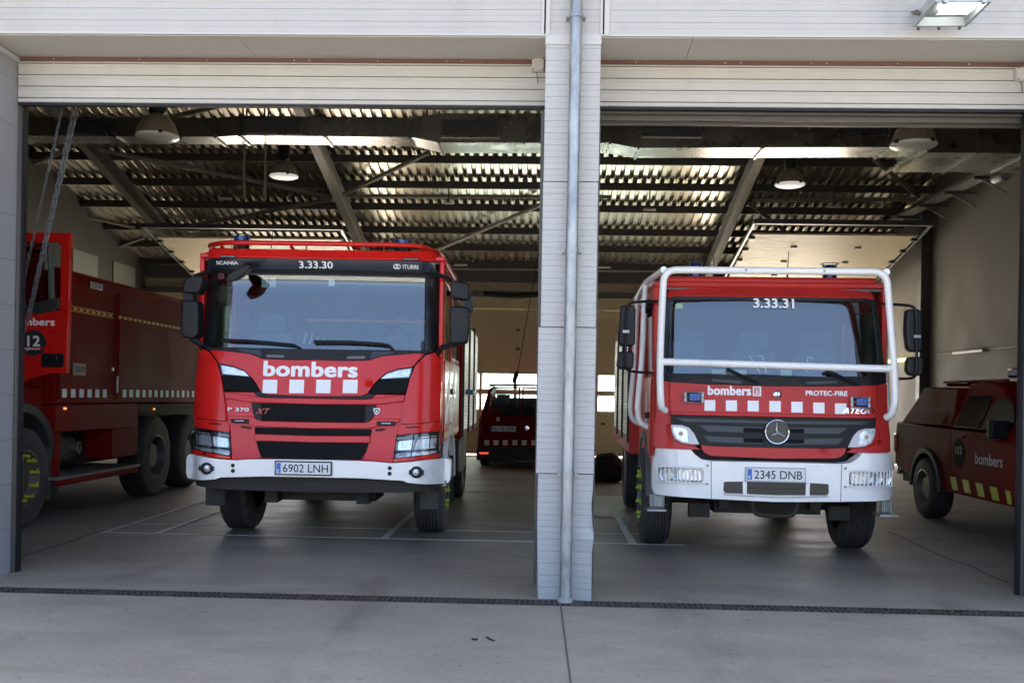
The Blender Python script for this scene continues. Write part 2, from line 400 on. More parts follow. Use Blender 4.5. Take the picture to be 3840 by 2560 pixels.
# pillar: stacked cladding lengths that lap each other, dented at the foot
PX0, PX1 = -.043, .363
seams = [4.155, 3.09, 2.015, .93, .0]
box('pillar_core', steel_g, st, PX0+.03, PX1-.03, .05, .5, 0, 4.15)
for i in range(4):
    z1, z0 = seams[i], seams[i+1]+.002
    w0 = (PX0 + (.0, -.003, -.018, -.004)[i], PX1 + (.0, -.003, .0, -.003)[i]); yf = (0.0, -.004, -.009, -.004)[i]
    b = MB(); pr = profile(z0, z1-.004, yf, .0895)
    ns = 14
    b.strip(pr, 'X', w0[0], w0[1], ns)
    for sx in w0:                                         # returns into the depth
        b.strip([(yf, z) for z in (z0, z1-.004)], 'X', sx, sx+1e-4)
        v = [b.bm.verts.new(p) for p in ((sx, yf, z0), (sx, .5, z0), (sx, .5, z1-.004), (sx, yf, z1-.004))]; b.bm.faces.new(v)
    v = [b.bm.verts.new(p) for p in ((w0[0], yf, z1-.004), (w0[1], yf, z1-.004), (w0[1], .3, z1-.004), (w0[0], .3, z1-.004))]; b.bm.faces.new(v)
    for v in b.bm.verts:                                  # knocks: the foot flares and the right edge is bent
        c = v.co
        if i == 3 and c.y < .1:
            k = max(0, (.55-c.z)/.55); r = max(0, (c.x-.2)/.16)
            c.y -= .035*k*r*r; c.z -= .012*k*r
            c.x += .011*r*math.exp(-((c.z-.47)/.07)**2) - .008*r*math.exp(-((c.z-.70)/.08)**2)
            c.y -= .02*r*math.exp(-((c.z-.45)/.06)**2)
            c.x += .014*k*max(0, (.05-c.x)/.09)
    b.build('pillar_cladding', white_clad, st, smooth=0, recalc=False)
box('trim', trim_m, st, PX0-.004, PX1+.004, -.012, .2, 4.10, 4.163, .003)
# door guide rails at the jambs
for x0, x1 in ((-4.318, -4.285), (-.075, -.035), (.365, .40), (3.745, 3.81)):
    b = MB(); b.box(x0, x1, .56, .6, 0, 3.86); b.box(x0+.012, x1-.012, .6, .66, 0, 3.86); b.box(x0+.02, x0+.03, .54, .56, 0, 3.8); b.build('door_rail', steel_g, st, .003)
for x0, x1 in ((-4.285, -4.265), (3.722, 3.745)):
    box('door_seal', black_p, st, x0, x1, .575, .63, 0, 3.8)
# front doors pushed up: only the lowest panel shows
for k, (x0, x1) in enumerate(((-4.3, -.045), (.366, 3.815))):
    d = MB(); z0 = 3.80
    pr = []
    z = z0+.03
    pr += [(.535, z0), (.525, z0+.004), (.525, z)]
    for i in range(4):
        zz = z+i*.0925; pr += [(.530, zz+.001), (.548, zz+.003), (.548, zz+.009), (.528, zz+.011), (.525, zz+.066), (.516, zz+.080), (.513, zz+.0905)]
    d.strip(pr, 'X', x0, x1); d.box(x0, x1, .555, .59, z0, ZS)
    dd = d.build('sectional_door', door_white, st, smooth=0)
    box('rubber_seal', black_p, dd, x0, x1, .53, .58, z0-.022, z0-.001)
    b = MB(); b.box(x0, x1, .505, .52, ZS-.052, ZS-.022); b.build('brown_strip', rust_brown, dd)
    b = MB(); b.box(x0, x1, .508, .53, ZS-.02, ZS-.012); b.build('edge_bead', trim_m, dd)
    b = MB(); n = 0
    xx = x0+.3
    while xx < x1-.2:
        b.lathe([(.0001, -.004), (.006, -.003), (.007, 0)], (xx, .505, ZS-.038), 'Y', 8); xx += random.choice((.55, .7, .12))
    b.build('rivet', chrome, dd)
    if k == 1:
        b = MB(); b.box(x0, x1, .62, .66, 3.77, 3.86); b.box(x0, x1, .7, .74, 3.74, 3.80); b.box(x0, x1, .8, .83, 3.73, 3.77); b.box(x0, x1, .6, .9, 3.86, 3.9); b.build('stiffener', steel_g, dd)
# hall walls
box('wall', shade_wall, st, -10.4, -10.2, .6, 17.75, 0, 7.4)
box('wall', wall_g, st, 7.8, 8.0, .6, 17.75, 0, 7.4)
KD = 1.106
xs_ = lambda x: x*KD
zs_ = lambda z: 1.5+(z-1.5)*KD
TA, TT = 9.116, .26                                        # under-purlin plane of the rear slope: Z = TA - TT*Y
YB = 17.6
ZD = zs_(3.44)
XL, XR = -10.2, 7.8
doors = ((-8.18, -4.13, ZD), (-2.5, 2.99, ZD), (3.94, 7.3, ZD))
xs = [XL]+[v for d in doors for v in d[:2]]+[XR]
for i in range(0, len(xs), 2): box('wall', wall_g if i in (0, 6) else cream, st, xs[i], xs[i+1], YB, YB+.15, 0, ZD)
b = MB(); zz = ZD
while zz < 5.2: b.box(XL, XR, YB+(.01 if int(round(zz*4))%2 else .014), YB+.15, zz, zz+.25); zz += .25
b.build('wall', cream, st, .004)
box('lintel', steel_d, st, XL, XR, YB-.16, YB+.005, zs_(4.05), zs_(4.3))
box('lintel', steel_g, st, XL, XR, YB-.10, YB+.005, zs_(3.72), zs_(3.85))
# roof deck: trapezoid ribs running down both slopes
def ribs(z_of, y0, y1, name):
    b = MB(); prof = []; x = XL-.2; p = .186
    while x < XR+.2:
        prof += [(x, 0), (x+.094, 0), (x+.116, .055), (x+.164, .055)]; x += p
    a = [b.bm.verts.new((q[0], y0, z_of(y0)+q[1])) for q in prof]; c = [b.bm.verts.new((q[0], y1, z_of(y1)+q[1])) for q in prof]
    for i in range(len(prof)-1): b.bm.faces.new((a[i], a[i+1], c[i+1], c[i]))
    return b.build(name, deck_m, st, smooth=0, recalc=False)
zr = lambda y: TA-TT*y+.165
YM = YB/2; ZM = TA-TT*YM; ZE = TA-TT*YB
ribs(zr, YM, YB+.4, 'roof_deck'); ribs(lambda y: TA-TT*(YB-y)+.165, .1, YM, 'roof_deck')
b = MB(); b.prism([(.1, ZE+.34), (YM, ZM+.34), (YB+.6, ZE+.20), (YB+.6, ZE+.27), (YM, ZM+.41), (.1, ZE+.41)], 'X', XL-.3, XR+.3); b.build('roof', steel_g, st, smooth=0)
# purlins (Z sections) at the spacing seen, then rafters below them
A_ = TA-1.5+TT*7.42
for r in (.288, .2590, .2312, .2059, .1838, .1609, .1441, .1268, .112):
    Yp = A_/(r+TT)-7.42
    if Yp > YB-.1 or Yp < YM+.1: continue
    z = TA-TT*Yp
    b = MB(); b.box(XL, XR, Yp, Yp+.012, z+.012, z+.155); b.box(XL, XR, Yp-.05, Yp+.012, z, z+.011); b.box(XL, XR, Yp+.0125, Yp+.06, z+.143, z+.155)
    b.build('purlin', steel_g, st, smooth=0)
for Yp in (1.2, 2.7, 4.2, 5.7, 7.2, 8.4):
    z = TA-TT*(YB-Yp); b = MB(); b.box(XL, XR, Yp, Yp+.012, z, z+.205); b.box(XL, XR, Yp-.06, Yp, z, z+.012); b.build('purlin', steel_d, st, smooth=0)
RD = .33                                                  # rafter bottom flange lies this far below the purlins
def on_r(px, py, dz=RD): return atS(px, py, TA-dz, TT)
for (pa, pb), m in ((((313, 540), (562, 842)), steel_g), (((1185, 554), (1312, 858)), steel_lit), (((2848, 592), (2728, 887)), steel_lit)):  # left rafter coloured dark, the others pale, for the light falling on them
    a, c = on_r(*pa), on_r(*pb); X = (a.x+c.x)/2
    b = MB()
    for y0, y1 in ((YM, YB-.01), ):
        s_ = TT
        def zb(y): return TA-RD-s_*y
        for w_, e0, e1 in ((.17, 0, .014), (.012, .014, .29), (.17, .286, .30)):
            b.prism([(y0, zb(y0)+e0), (y1, zb(y1)+e0), (y1, zb(y1)+e1), (y0, zb(y0)+e1)], 'X', X-w_/2, X+w_/2)
    for w_, e0, e1 in ((.17, 0, .014), (.012, .014, .29)):
        b.prism([(.6, ZE+TT*.6-RD+e0), (YM, ZM-RD+e0), (YM, ZM-RD+e1), (.6, ZE+TT*.6-RD+e1)], 'X', X-w_/2, X+w_/2)
    b.build('rafter', m, st, smooth=0)
    b = MB(); b.box(X-.08, X+.08, YB-.2, YB-.17, 0, ZE-.25); b.box(X-.08, X+.08, YB-.03, YB-.003, 0, ZE-.25); b.box(X-.006, X+.006, YB-.17, YB-.03, 0, ZE-.25); b.build('column', steel_d, st, smooth=0)
# diagonal and straight tube braces under the purlins (photo lines laid on the roof plane)
for pl, r in (([P('T', 232, 345), P('T', 757, 451)], .045), ([P('T', 985, 350), P('T', 790, 446)], .045), ([P('T', 800, 450), P('T', 1250, 452), P('T', 1400, 452)], .04),
             ([P('T', 1252, 466), P('T', 985, 582)], .045), ([P('T', 430, 520), P('T', 760, 458)], .045), ([P('T', 52, 388), P('T', 170, 335)], .04),
             ([P('T', 2008, 365), P('T', 2110, 452)], .045), ([P('T', 1720, 466), P('T', 1830, 552)], .04), ([P('T', 1730, 460), P('T', 2105, 457)], .045),
             ([P('T', 50, 466), P('T', 310, 522)], .04), ([P('T', 52, 297), P('T', 235, 345)], .04), ([P('T', 400, 268), P('T', 520, 240)], .045), ([P('T', 1005, 585), P('T', 985, 582)], .03),
             ([P('T', 235, 580), P('T', 330, 545)], .04)):
    q = [on_r(*p, .05) for p in pl]
    b = MB(); b.tube(q, r, 10); b.build('tube_brace', steel_m, st)
# gable column on the right wall and post
for px in (3463,):
    q = atX(px, 1200, XR-.1); b = MB(); b.box(XR-.2, XR, q.y-.1, q.y+.1, 0, 5.6); b.build('column', steel_d, st, .004)
box('skirting', wall_g, st, XR-.05, XR, .6, YB, 0, .12)
# pale translucent lights high on the left wall
pale = mat('pale polycarbonate', (.15,.16,.15), .5, noise=.05)
for x0, x1, y0, y1 in ((273, 365, 945, 1045), (425, 505, 1005, 1090)):
    a = atX(x0, y0, XL+.02); c = atX(x1, y1, XL+.02); box('window', pale, st, XL, XL+.03, min(a.y, c.y), max(a.y, c.y), zs_(3.6), zs_(4.2))
# rear doors
def pane_mat():
    m = bpy.data.materials.new('frosted pane'); m.use_nodes = True; n = m.node_tree.nodes; L = m.node_tree.links; n.remove(n['Principled BSDF'])
    a = n.new('ShaderNodeBsdfTransparent'); a.inputs[0].default_value = (.84,.94,.93,1); c = n.new('ShaderNodeBsdfTranslucent'); c.inputs[0].default_value = (.75,.85,.84,1)
    mx = n.new('ShaderNodeMixShader'); mx.inputs[0].default_value = .5; L.new(a.outputs[0], mx.inputs[1]); L.new(c.outputs[0], mx.inputs[2]); L.new(mx.outputs[0], n['Material Output'].inputs[0]); return m
pane_m = pane_mat()
Z4 = [zs_(z) for z in (1.16, 1.185, 1.53, 1.64, 1.99, 2.02)]
d = MB(); x0, x1 = doors[1][:2]
d.box(x0, x1, YB-.04, YB, .03, Z4[0]); zz = Z4[5]; i = 0
while zz < ZD: d.box(x0, x1, YB-.04-(.004 if i % 2 else 0), YB, zz, min(zz+.111, ZD)); zz += .111; i += 1
dd = d.build('sectional_door', cream, st, .003)
b = MB(); mull = [x0+.03]+[xs_(v) for v in (-1.475, -.69, .095, .36, 1.14, 1.925)]+[x1-.03]
for z0, z1 in ((Z4[0], Z4[1]), (Z4[2], Z4[3]), (Z4[4], Z4[5])): b.box(x0, x1, YB-.05, YB, z0, z1)
for v in mull: b.box(v-.038, v+.038, YB-.048, YB-.002, Z4[1], Z4[2]); b.box(v-.038, v+.038, YB-.048, YB-.002, Z4[3], Z4[4])
b.build('window_frame', cream, dd, .004)
for z0, z1 in ((Z4[1], Z4[2]), (Z4[3], Z4[4])):
    for a, c in zip(mull, mull[1:]): box('pane', pane_m, dd, a+.038, c-.038, YB-.03, YB-.02, z0, z1)
for x, z in ((-.65, 2.98), (-.65, 2.55), (.9, 2.98), (.9, 2.55), (-2.1, 2.9), (1.3, .9)): box('hinge', steel_g, dd, xs_(x)-.05, xs_(x)+.05, YB-.06, YB-.045, zs_(z)-.03, zs_(z)+.03, .004)
# raised rear doors lying under the roof, seen from below
hub = mat('black roller', (.02,.02,.02), .5)
slat_m = mat('cream slats', (.66,.58,.44), .45, noise=.03)
for k, (xa, xb, ya, yb) in enumerate(((-8.07, -4.2, 12.95, 17.3), (4.0, 7.21, 12.4, 17.3))):
    t_ = .215; zt = lambda y: ZD-.02+.215*(YB-y)
    b = MB(); y = ya
    while y < yb:
        b.prism([(y, zt(y)), (y+.085, zt(y+.085)), (y+.085, zt(y+.085)+.04), (y, zt(y)+.04)], 'X', xa, xb); y += .092
    dd = b.build('sectional_door', slat_m, st, .004, smooth=0)
    for xx in (xa-.07, xb+.07):
        b = MB(); b.prism([(ya-.5, zt(ya-.5)), (yb, zt(yb)), (yb, zt(yb)+.06), (ya-.5, zt(ya-.5)+.06)], 'X', xx-.02, xx+.02); b.build('track', galv, dd, smooth=0)
    for i in range(7):
        yy = ya+.1+i*.62
        for xx in (xa+.02, xb-.02): box('roller', hub, dd, xx-.06, xx+.06, yy, yy+.13, zt(yy)-.05, zt(yy)-.005, .01)
    for i in range(4):
        yy = ya+.6+i*.85
        for f in (.3, .7): box('hinge', steel_d, dd, xa+(xb-xa)*f-.06, xa+(xb-xa)*f+.06, yy, yy+.06, zt(yy)-.03, zt(yy)-.005)
    b = MB(); b.box(xa-.1, xb+.1, ya-.62, ya-.5, zt(ya-.5)+.0, zt(ya-.5)+.09); b.build('door_head_bar', steel_d, dd)

# ================================================================== fixtures
# downpipe on the pillar
pc = [atY(*P('T', 1322.5, 0), -.07), atY(*P('T', 1298, 1380), -.07)]
px_ = pc[1].x; 
dp = thing('downpipe', 'galvanised steel rainwater downpipe running down the front of the white pillar', 'drainpipe', (px_, -.08, 0))
R_ = .045
b = MB()
for z0, z1, r in ((.0, 2.73, R_), (2.70, 5.44, R_*.965)): b.lathe([(r, z0), (r+.0012, z0+.004), (r, z0+.03), (r, z1)], (0,0,0), 'Z', 28)
for v in b.bm.verts: v.co.x += .004*v.co.z*.5
b.build('pipe', galv, dp)
for z in (4.28, 2.56, .93):
    c = MB(); c.lathe([(R_, z-.012), (R_+.006, z-.012), (R_+.006, z+.012), (R_, z+.012)], (.002*z, 0, 0), 'Z', 24)
    for s_ in (-1, 1): c.box(s_*(R_+.004)-.012+.002*z, s_*(R_+.004)+.012+.002*z, -.006, .006, z-.013, z+.013); c.lathe([(.0001,-.02),(.009,-.02),(.009,.075)], (s_*(R_+.018)+.002*z, 0, z), 'Y', 8)
    c.build('clamp', galv, dp, .001)
b = MB(); b.lathe([(R_+.002, 0), (R_+.012, 0), (R_+.012, .035), (R_+.002, .035)], (0,0,0), 'Z', 24); b.build('foot_collar', mat('grey mortar', (.3,.29,.27), .9, noise=.2), dp)
# junction boxes
boxm = mat('grey plastic box', (.42,.41,.38), .5)
for (cx, cy), lab in ((P('R2', 1773, 427), 'pale grey junction box on the left door beside the pillar top'), ((3840-8, 280), 'pale grey junction box at the far right end of the right door')):
    q = atY(cx, cy, .5); t = thing('junction_box', lab, 'junction box', (q.x, .5, q.z), 0, 'junction boxes on the raised front doors')
    box('box_body', boxm, t, -.05, .05, -.01, .025, -.055, .055, .006); box('box_cover', boxm, t, -.048, .048, -.03, -.011, -.053, .053, .008)
    b = MB()
    for sx in (-1, 1):
        for sz in (-1, 1): b.lathe([(.0001, -.034), (.006, -.034), (.006, -.029)], (sx*.038, 0, sz*.042), 'Y', 8)
    b.build('screw', steel_g, t); b = MB(); b.tube([(-.01, -.005, -.055), (-.006, -.02, -.1), (0, -.012, -.15)], .003, 6); b.build('cable', black_p, t)
# floodlight at the top right of the facade
q = atY(*P('R4', 1200, 90), -.2)
fl = thing('floodlight', 'square aluminium floodlight tilted down on the upper right facade', 'floodlight', (q.x, 0, 0))
def fpt(x, y, Y): return atY(*P('R4', x, y), Y)-Vector((q.x, 0, 0))
alu = mat('cast aluminium', (.42,.46,.47), .42, .4, noise=.1)
c0 = fpt(1015, 182, -.12); c1 = fpt(1368, 178, -.12); c2 = fpt(1535, 12, -.52); c3 = fpt(1160, 12, -.52)
nrm = (c1-c0).cross(c3-c0).normalized(); nrm = -nrm if nrm.z < 0 else nrm
b = MB(); fr = [c0, c1, c2, c3]; up = [p+nrm*.10 for p in fr]
up = [p+( (c0+c2)/2+nrm*.10-p)*.12 for p in up]
vs = [b.bm.verts.new(p) for p in fr+up]
for f in ((4,5,6,7),(0,1,5,4),(1,2,6,5),(2,3,7,6),(3,0,4,7)): b.bm.faces.new([vs[i] for i in f])
cc = (c0+c2)/2; inn = [p+(cc-p)*.10+nrm*.0 for p in fr]; iv = [b.bm.verts.new(p) for p in inn]
for i in range(4): b.bm.faces.new((vs[i], vs[(i+1) % 4], iv[(i+1) % 4], iv[i]))
rv = [b.bm.verts.new(p+nrm*.06) for p in [k_+(cc-k_)*.2 for k_ in fr]]
for i in range(4): b.bm.faces.new((iv[i], iv[(i+1) % 4], rv[(i+1) % 4], rv[i]))
b.bm.faces.new(rv[::-1])
b.build('housing', alu, fl, .004)
b = MB(); v = [b.bm.verts.new(p+nrm*.004) for p in inn]; b.bm.faces.new(v); b.build('glass_cover', glass_c, fl)
b = MB(); il = [c0+(c1-c0)*u+(c3-c0)*w_ for u, w_ in ((.30,.35),(.86,.35),(.90,.96),(.34,.96))]; v = [b.bm.verts.new(p+nrm*.03) for p in il]; b.bm.faces.new(v); b.build('lamp', emit('lit lamp panel', (1,1,.96), 1.6), fl)
b = MB(); m_ = (c0+c3)/2
b.beam(c0+nrm*.05+(c3-c0)*.25, fpt(1020, 80, -.02), .03, .008); b.beam(fpt(1020, 80, -.01), fpt(1060, 75, -.01), .05, .01); b.lathe([(.0001,-.02),(.014,-.02),(.014,.02)], c0+nrm*.05+(c3-c0)*.3+Vector((-.012,0,0)), 'X', 10)
b.build('bracket', steel_g, fl, .002)
b = MB()
for u in (.12, .5, .88): b.lathe([(.0001,-.01),(.01,-.01),(.012,.02)], c0+(c1-c0)*u-nrm*.002, 'Y', 8)
b.build('clip', steel_g, fl)
b = MB()
for u in (.18, .85): p = c3+(c2-c3)*u; b.box(p.x-.015, p.x+.015, p.y-.02, p.y+.02, p.z-.012, p.z+.08)
b.build('hinge', alu, fl, .002)

# ventilation duct across the hall
duct = thing('ventilation_duct', 'rectangular zinc ventilation duct with grilles spanning the hall under the roof', 'air duct', (0, 4.5, 0))
def dpt(px, py): q = atY(px, py, 4.5); return q
secs = [(-8.9, 4.63, 4.87, .34)]
xl = atY(*P('R1', 1400, 830), 4.5).x; xm0 = atY(*P('R1', 1560, 830), 4.5).x
lv = [(P('R1', 300, 768), P('R1', 300, 890), .36), (P('R1', 1405, 770), P('R1', 1405, 895), .36), (P('R1', 1565, 758), P('R1', 1565, 886), .40), (P('R2', 938, 768), P('R2', 938, 896), .44),
      (P('R2', 1125, 742), P('R2', 1125, 932), .52), (P('R3', 675, 742), P('R3', 675, 935), .50), (P('R3', 862, 742), P('R3', 862, 967), .5), (P('R4', 860, 742), P('R4', 860, 962), .5)]
pts = []
for t_, bt, dep in lv:
    a = atY(t_[0], t_[1], 4.5); c = atY(bt[0], bt[1], 4.5); pts.append((c.x, a.z, c.z, dep))
pts[0] = (-8.9,)+pts[0][1:]
for i in range(len(pts)-1):
    (xa, ta, ba, da), (xb, tb, bb, db) = pts[i], pts[i+1]
    n = max(1, round((xb-xa)/1.3))
    for j in range(n):
        f0, f1 = j/n, (j+1)/n; L2 = lambda a, c, f: a+(c-a)*f
        b = MB(); e = .004
        X0, X1 = L2(xa, xb, f0)+e, L2(xa, xb, f1)-e
        v = [b.bm.verts.new(p) for p in [(X0, y, z) for y, z in ((0, L2(ba,bb,f0)), (L2(da,db,f0), L2(ba,bb,f0)), (L2(da,db,f0), L2(ta,tb,f0)), (0, L2(ta,tb,f0)))]+[(X1, y, z) for y, z in ((0, L2(ba,bb,f1)), (L2(da,db,f1), L2(ba,bb,f1)), (L2(da,db,f1), L2(ta,tb,f1)), (0, L2(ta,tb,f1)))]]
        for f in ((0,1,2,3),(7,6,5,4),(0,4,5,1),(1,5,6,2),(2,6,7,3),(3,7,4,0)): b.bm.faces.new([v[q_] for q_ in f])
        b.build('duct_section', zinc, duct, smooth=0)
        X = X1+e; zb_, zt_, dd_ = L2(ba,bb,f1), L2(ta,tb,f1), L2(da,db,f1)
        b = MB(); b.box(X-.012, X+.012, -.02, dd_+.02, zb_-.02, zb_+.003); b.box(X-.012, X+.012, -.02, .003, zb_, zt_+.02); b.build('flange', zinc, duct, smooth=0)
q = pts[-1]; b = MB(); b.box(q[0]+.35, 6.0, -.25, .75, q[2]-.12, q[1]+.1); b.build('duct_section', zinc, duct)
b = MB(); b.box(q[0], q[0]+.36, 0, .5, q[2], q[1]); b.build('duct_section', zinc, duct)
bd = q[2]-.12
b = MB()
for x in (4.2, 4.9, 5.5): b.box(x-.012, x+.012, -.27, .77, bd-.02, bd+.003); b.box(x-.012, x+.012, -.27, -.247, bd, q[1]+.1)
b.build('flange', zinc, duct, smooth=0)
grm = mat('dark grille', (.05,.05,.055), .5, .4)
for v, x0, x1, y0, y1 in (('R1', 330, 700, 772, 885), ('R1', 1590, 1972, 760, 884), ('R2', 1140, 1522, 775, 903), ('R3', 885, 1272, 782, 900), ('R4', 552, 945, 770, 888)):
    a = atY(*P(v, x0, y0), 4.49); c = atY(*P(v, x1, y1), 4.49); z0, z1 = c.z, a.z; X0, X1 = a.x, c.x
    b = MB(); f = .018
    b.box(X0, X1, -.028, -.003, z0, z0+f); b.box(X0, X1, -.028, -.003, z1-f, z1); b.box(X0, X0+f, -.028, -.003, z0+f, z1-f); b.box(X1-f, X1, -.028, -.003, z0+f, z1-f)
    g = b.build('grille', zinc, duct, smooth=0)
    b = MB(); zz = z0+f+.006
    while zz < z1-f: b.box(X0+f, X1-f, -.022, -.016, zz, zz+.005); zz += .017
    x = X0+f+.01
    while x < X1-f: b.box(x, x+.004, -.012, -.008, z0+f, z1-f); x += .022
    b.box(X0+f, X1-f, -.004, -.0025, z0+f, z1-f)
    b.build('louvre', grm, g, smooth=0)
for x in (-3.3, -1.5, 2.2, 4.0):
    b = MB(); b.box(x-.012, x+.012, .2, .212, 4.85, 5.6); b.build('hanger', steel_g, duct, smooth=0)
# high bay lamps
dome = mat('beige enamel dome', (.20,.155,.115), .45, .2, noise=.05)
lens = mat('ribbed lamp glass', (.62,.62,.56), .25)
def highbay(lab, cx, cy, wpx, lit):
    Y = .46*F/wpx-7.42; q = atY(cx, cy, Y)
    t = thing('pendant_lamp', lab, 'lamp', q, 0, 'bell shaped lamps hanging from the hall roof')
    b = MB(); b.lathe([(.065, .24), (.085, .235), (.13, .205), (.175, .15), (.205, .085), (.222, .03), (.23, .0), (.222, -.004), (.198, .08), (.165, .145), (.12, .195), (.06, .225)], n=36); b.build('dome', dome, t)
    b = MB(); b.lathe([(.232, .006), (.236, -.006), (.228, -.016), (.20, -.03), (.13, -.045), (.0001, -.05)], n=60)
    b.build('glass', lit, t, smooth=60)
    b = MB(); b.lathe([(.0001, .5), (.09, .5), (.095, .49), (.095, .27), (.07, .25), (.066, .235)], n=18); b.build('gear_case', black_p, t)
    b = MB()
    for k in range(4):
        a = k*PI/2+.5; b.box(.222, .25, -.02, .02, -.014, .02, Matrix.Rotation(a, 4, 'Z'))
    b.build('clip', black_p, t, .003)
    b = MB(); b.tube([(0, 0, .5), (0, 0, .95)], .012, 8); b.build('stem', steel_d, t)
    b = MB(); b.tube([(.08, 0, .45), (.14, 0, .47), (.16, 0, .40), (.12, 0, .34), (.09, 0, .33)], .006, 6); b.build('cable', black_p, t)
glow_l = emit('glow lamp glass', (1, .97, .88), .07)  # faint glow put into the glass for reflected skylight
highbay('large beige lamp in front of the duct on the left, nearest the chains', *P('R1', 1027, 890), 160, lens)
highbay('smaller beige lamp with bright glass hanging behind the duct on the left', *P('R2', 112, 1150), 106, glow_l)
highbay('smaller beige lamp with bright glass hanging behind the duct on the right', *P('R3', 1850, 1205), 108, glow_l)
highbay('large beige lamp below the duct at the top right corner', *P('R4', 1020, 945), 166, lens)
# chains hanging at the left
chain_m = mat('zinc chain', (.12,.13,.14), .45, .7)
link = None
def chain(top, bot, lab):
    a = Vector(top); c = Vector(bot); n = int((c-a).length/.05)
    t = thing('chain', lab, 'chain', a, 0, 'hoist chains at the left opening'); d = (c-a).normalized(); qd = d.to_track_quat('Z', 'Y')
    b = MB()
    for i in range(n):
        p = d*(i*.05); ang = (PI/2 if i % 2 else 0)+.4
        ring = []
        for k in range(10):
            u = 2*PI*k/10; x_ = .011*math.cos(u); z_ = .032*math.sin(u)
            v = Vector((x_, 0, z_)); v.rotate(Matrix.Rotation(ang, 3, 'Z')); ring.append(p+qd @ v)
        b.tube(ring, .0042, 5, True)
    b.build('chain_links', chain_m, t)
    return t
for k, (p0, p1, lab) in enumerate((((410, 690), (228, 1510), 'leftmost zinc hoist chain of the three hanging in the left opening'), ((487, 690), (340, 1470), 'middle zinc hoist chain of the three hanging in the left opening'), ((512, 690), (360, 1360), 'rightmost zinc hoist chain of the three hanging in the left opening'))):
    a = atY(*P('R1', *p0), .95); c = atY(*((58, 1190), (78, 1300), (100, 1230))[k], .95); chain(a+(a-c).normalized()*.3, c, lab)
# ropes hanging
rope = mat('hemp rope', (.12,.10,.075), .9, noise=.2, nscale=40)
for px0, px1, y1, lab in ((915, 915, 745, 'left pair of brown ropes hanging behind the left lamps'), (998, 992, 745, 'right brown rope with knots hanging behind the left lamps')):
    a = atY(px0, 380, 5.3); c = atY(px1, y1, 5.3)
    b = MB(); b.tube([a+Vector((-.03,0,.4)), a+(c-a)*.65, c], [.012, .013, .02], 8); b.tube([a+Vector((.06,0,.4)), a+(c-a)*.66, c+Vector((.012,0,.0))], [.012, .013, .016], 8)
    tag(b.build('rope', rope, None), lab, 'rope', 'ropes hanging from the roof')
# cable tray with brackets along the right wall
a = atX(*P('N', 1640, 450), 7.24); c = atX(*P('N', 430, 1080), 7.24); zt = (a.z+c.z)/2
ty = thing('cable_tray', 'galvanised cable tray on brackets running along the right wall', 'cable tray', (7.24, a.y, zt))
b = MB(); LY = 15.4-a.y
b.box(0, .012, -1.5, LY, 0, .06); b.box(.28, .292, -1.5, LY, 0, .06); b.box(.012, .28, -1.5, LY, 0, .006); b.build('tray', galv, ty, smooth=0)
for y in [-.9+i*1.25 for i in range(int((LY+.9)/1.25)+1)]:
    b = MB(); b.box(-.02, .55, y, y+.04, -.05, -.002); b.beam((.1, y+.02, -.05), (.54, y+.02, -.28), .02, .02); b.build('bracket', steel_d, ty, smooth=0)
b = MB()
for x, r in ((.06, .012), (.11, .014), (.17, .01)): b.tube([(x, -1.5+i*.6, .012+r+.004*math.sin(i*2.3+x*30)) for i in range(int((LY+1.5)/.6)+1)], r, 6)
b.build('cable', black_p, ty)
# loudspeaker and beacon under the tray
q = atX(*P('N', 1450, 680), 6.3); t = thing('loudspeaker', 'grey cylindrical loudspeaker hung below the cable tray at the right', 'loudspeaker', q)
b = MB(); b.lathe([(.0001, -.02), (.07, -.02), (.085, 0), (.09, .02), (.09, .3), (.07, .33), (.0001, .33)], (0, -.15, 0), 'Y', 24); b.build('speaker_body', steel_g, t)
b = MB(); b.lathe([(.0001, -.025), (.07, -.022), (.075, -.01)], (0, -.15, 0), 'Y', 24); b.build('speaker_front', mat('grey mesh', (.28,.28,.27), .6), t)
b = MB(); b.box(-.01, .01, -.02, .02, .085, .35); b.build('bracket', steel_g, t)
q = atX(*P('N', 1340, 590), 6.3); b = MB(); b.lathe([(.0001, .07), (.04, .06), (.055, .03), (.055, -.04), (.035, -.05), (.0001, -.05)]); b.box(-.012, .012, -.012, .012, .06, .2)
tag(b.build('alarm_beacon', mat('red plastic dome', (.35,.01,.03), .3), None, loc=q), 'small red alarm beacon fixed under the cable tray', 'beacon')
# strip lights hung under the purlins
fit = mat('white light fitting', (.6,.6,.55), .4)
for i, ((px, py), w_, lab) in enumerate(((P('T', 520, 456), .22, 'left of the small strip lights under the roof, above the left hall bay'), (P('T', 1030, 466), .22, 'small strip light under the roof just left of the pillar'), (P('T', 1492, 481), .26, 'small strip light under the roof just right of the pillar'),
                                    (P('T', 1916, 475), .26, 'small strip light under the roof at the far right'), (P('T', 1058, 608), .30, 'lowest small strip light, above the right mirror of the newer engine'), (P('T', 1388, 1003/1.635), .30, 'small strip light above the raised mirror of the older engine'))):
    q = on_r(px, py, .42); t = thing('strip_light', lab, 'light fitting', q, 0, 'small strip lights under the roof')
    box('fitting', fit, t, -w_/2, w_/2, -.04, .04, -.02, .02, .008); box('stem', steel_d, t, -.015, .015, -.01, .01, .02, .42)
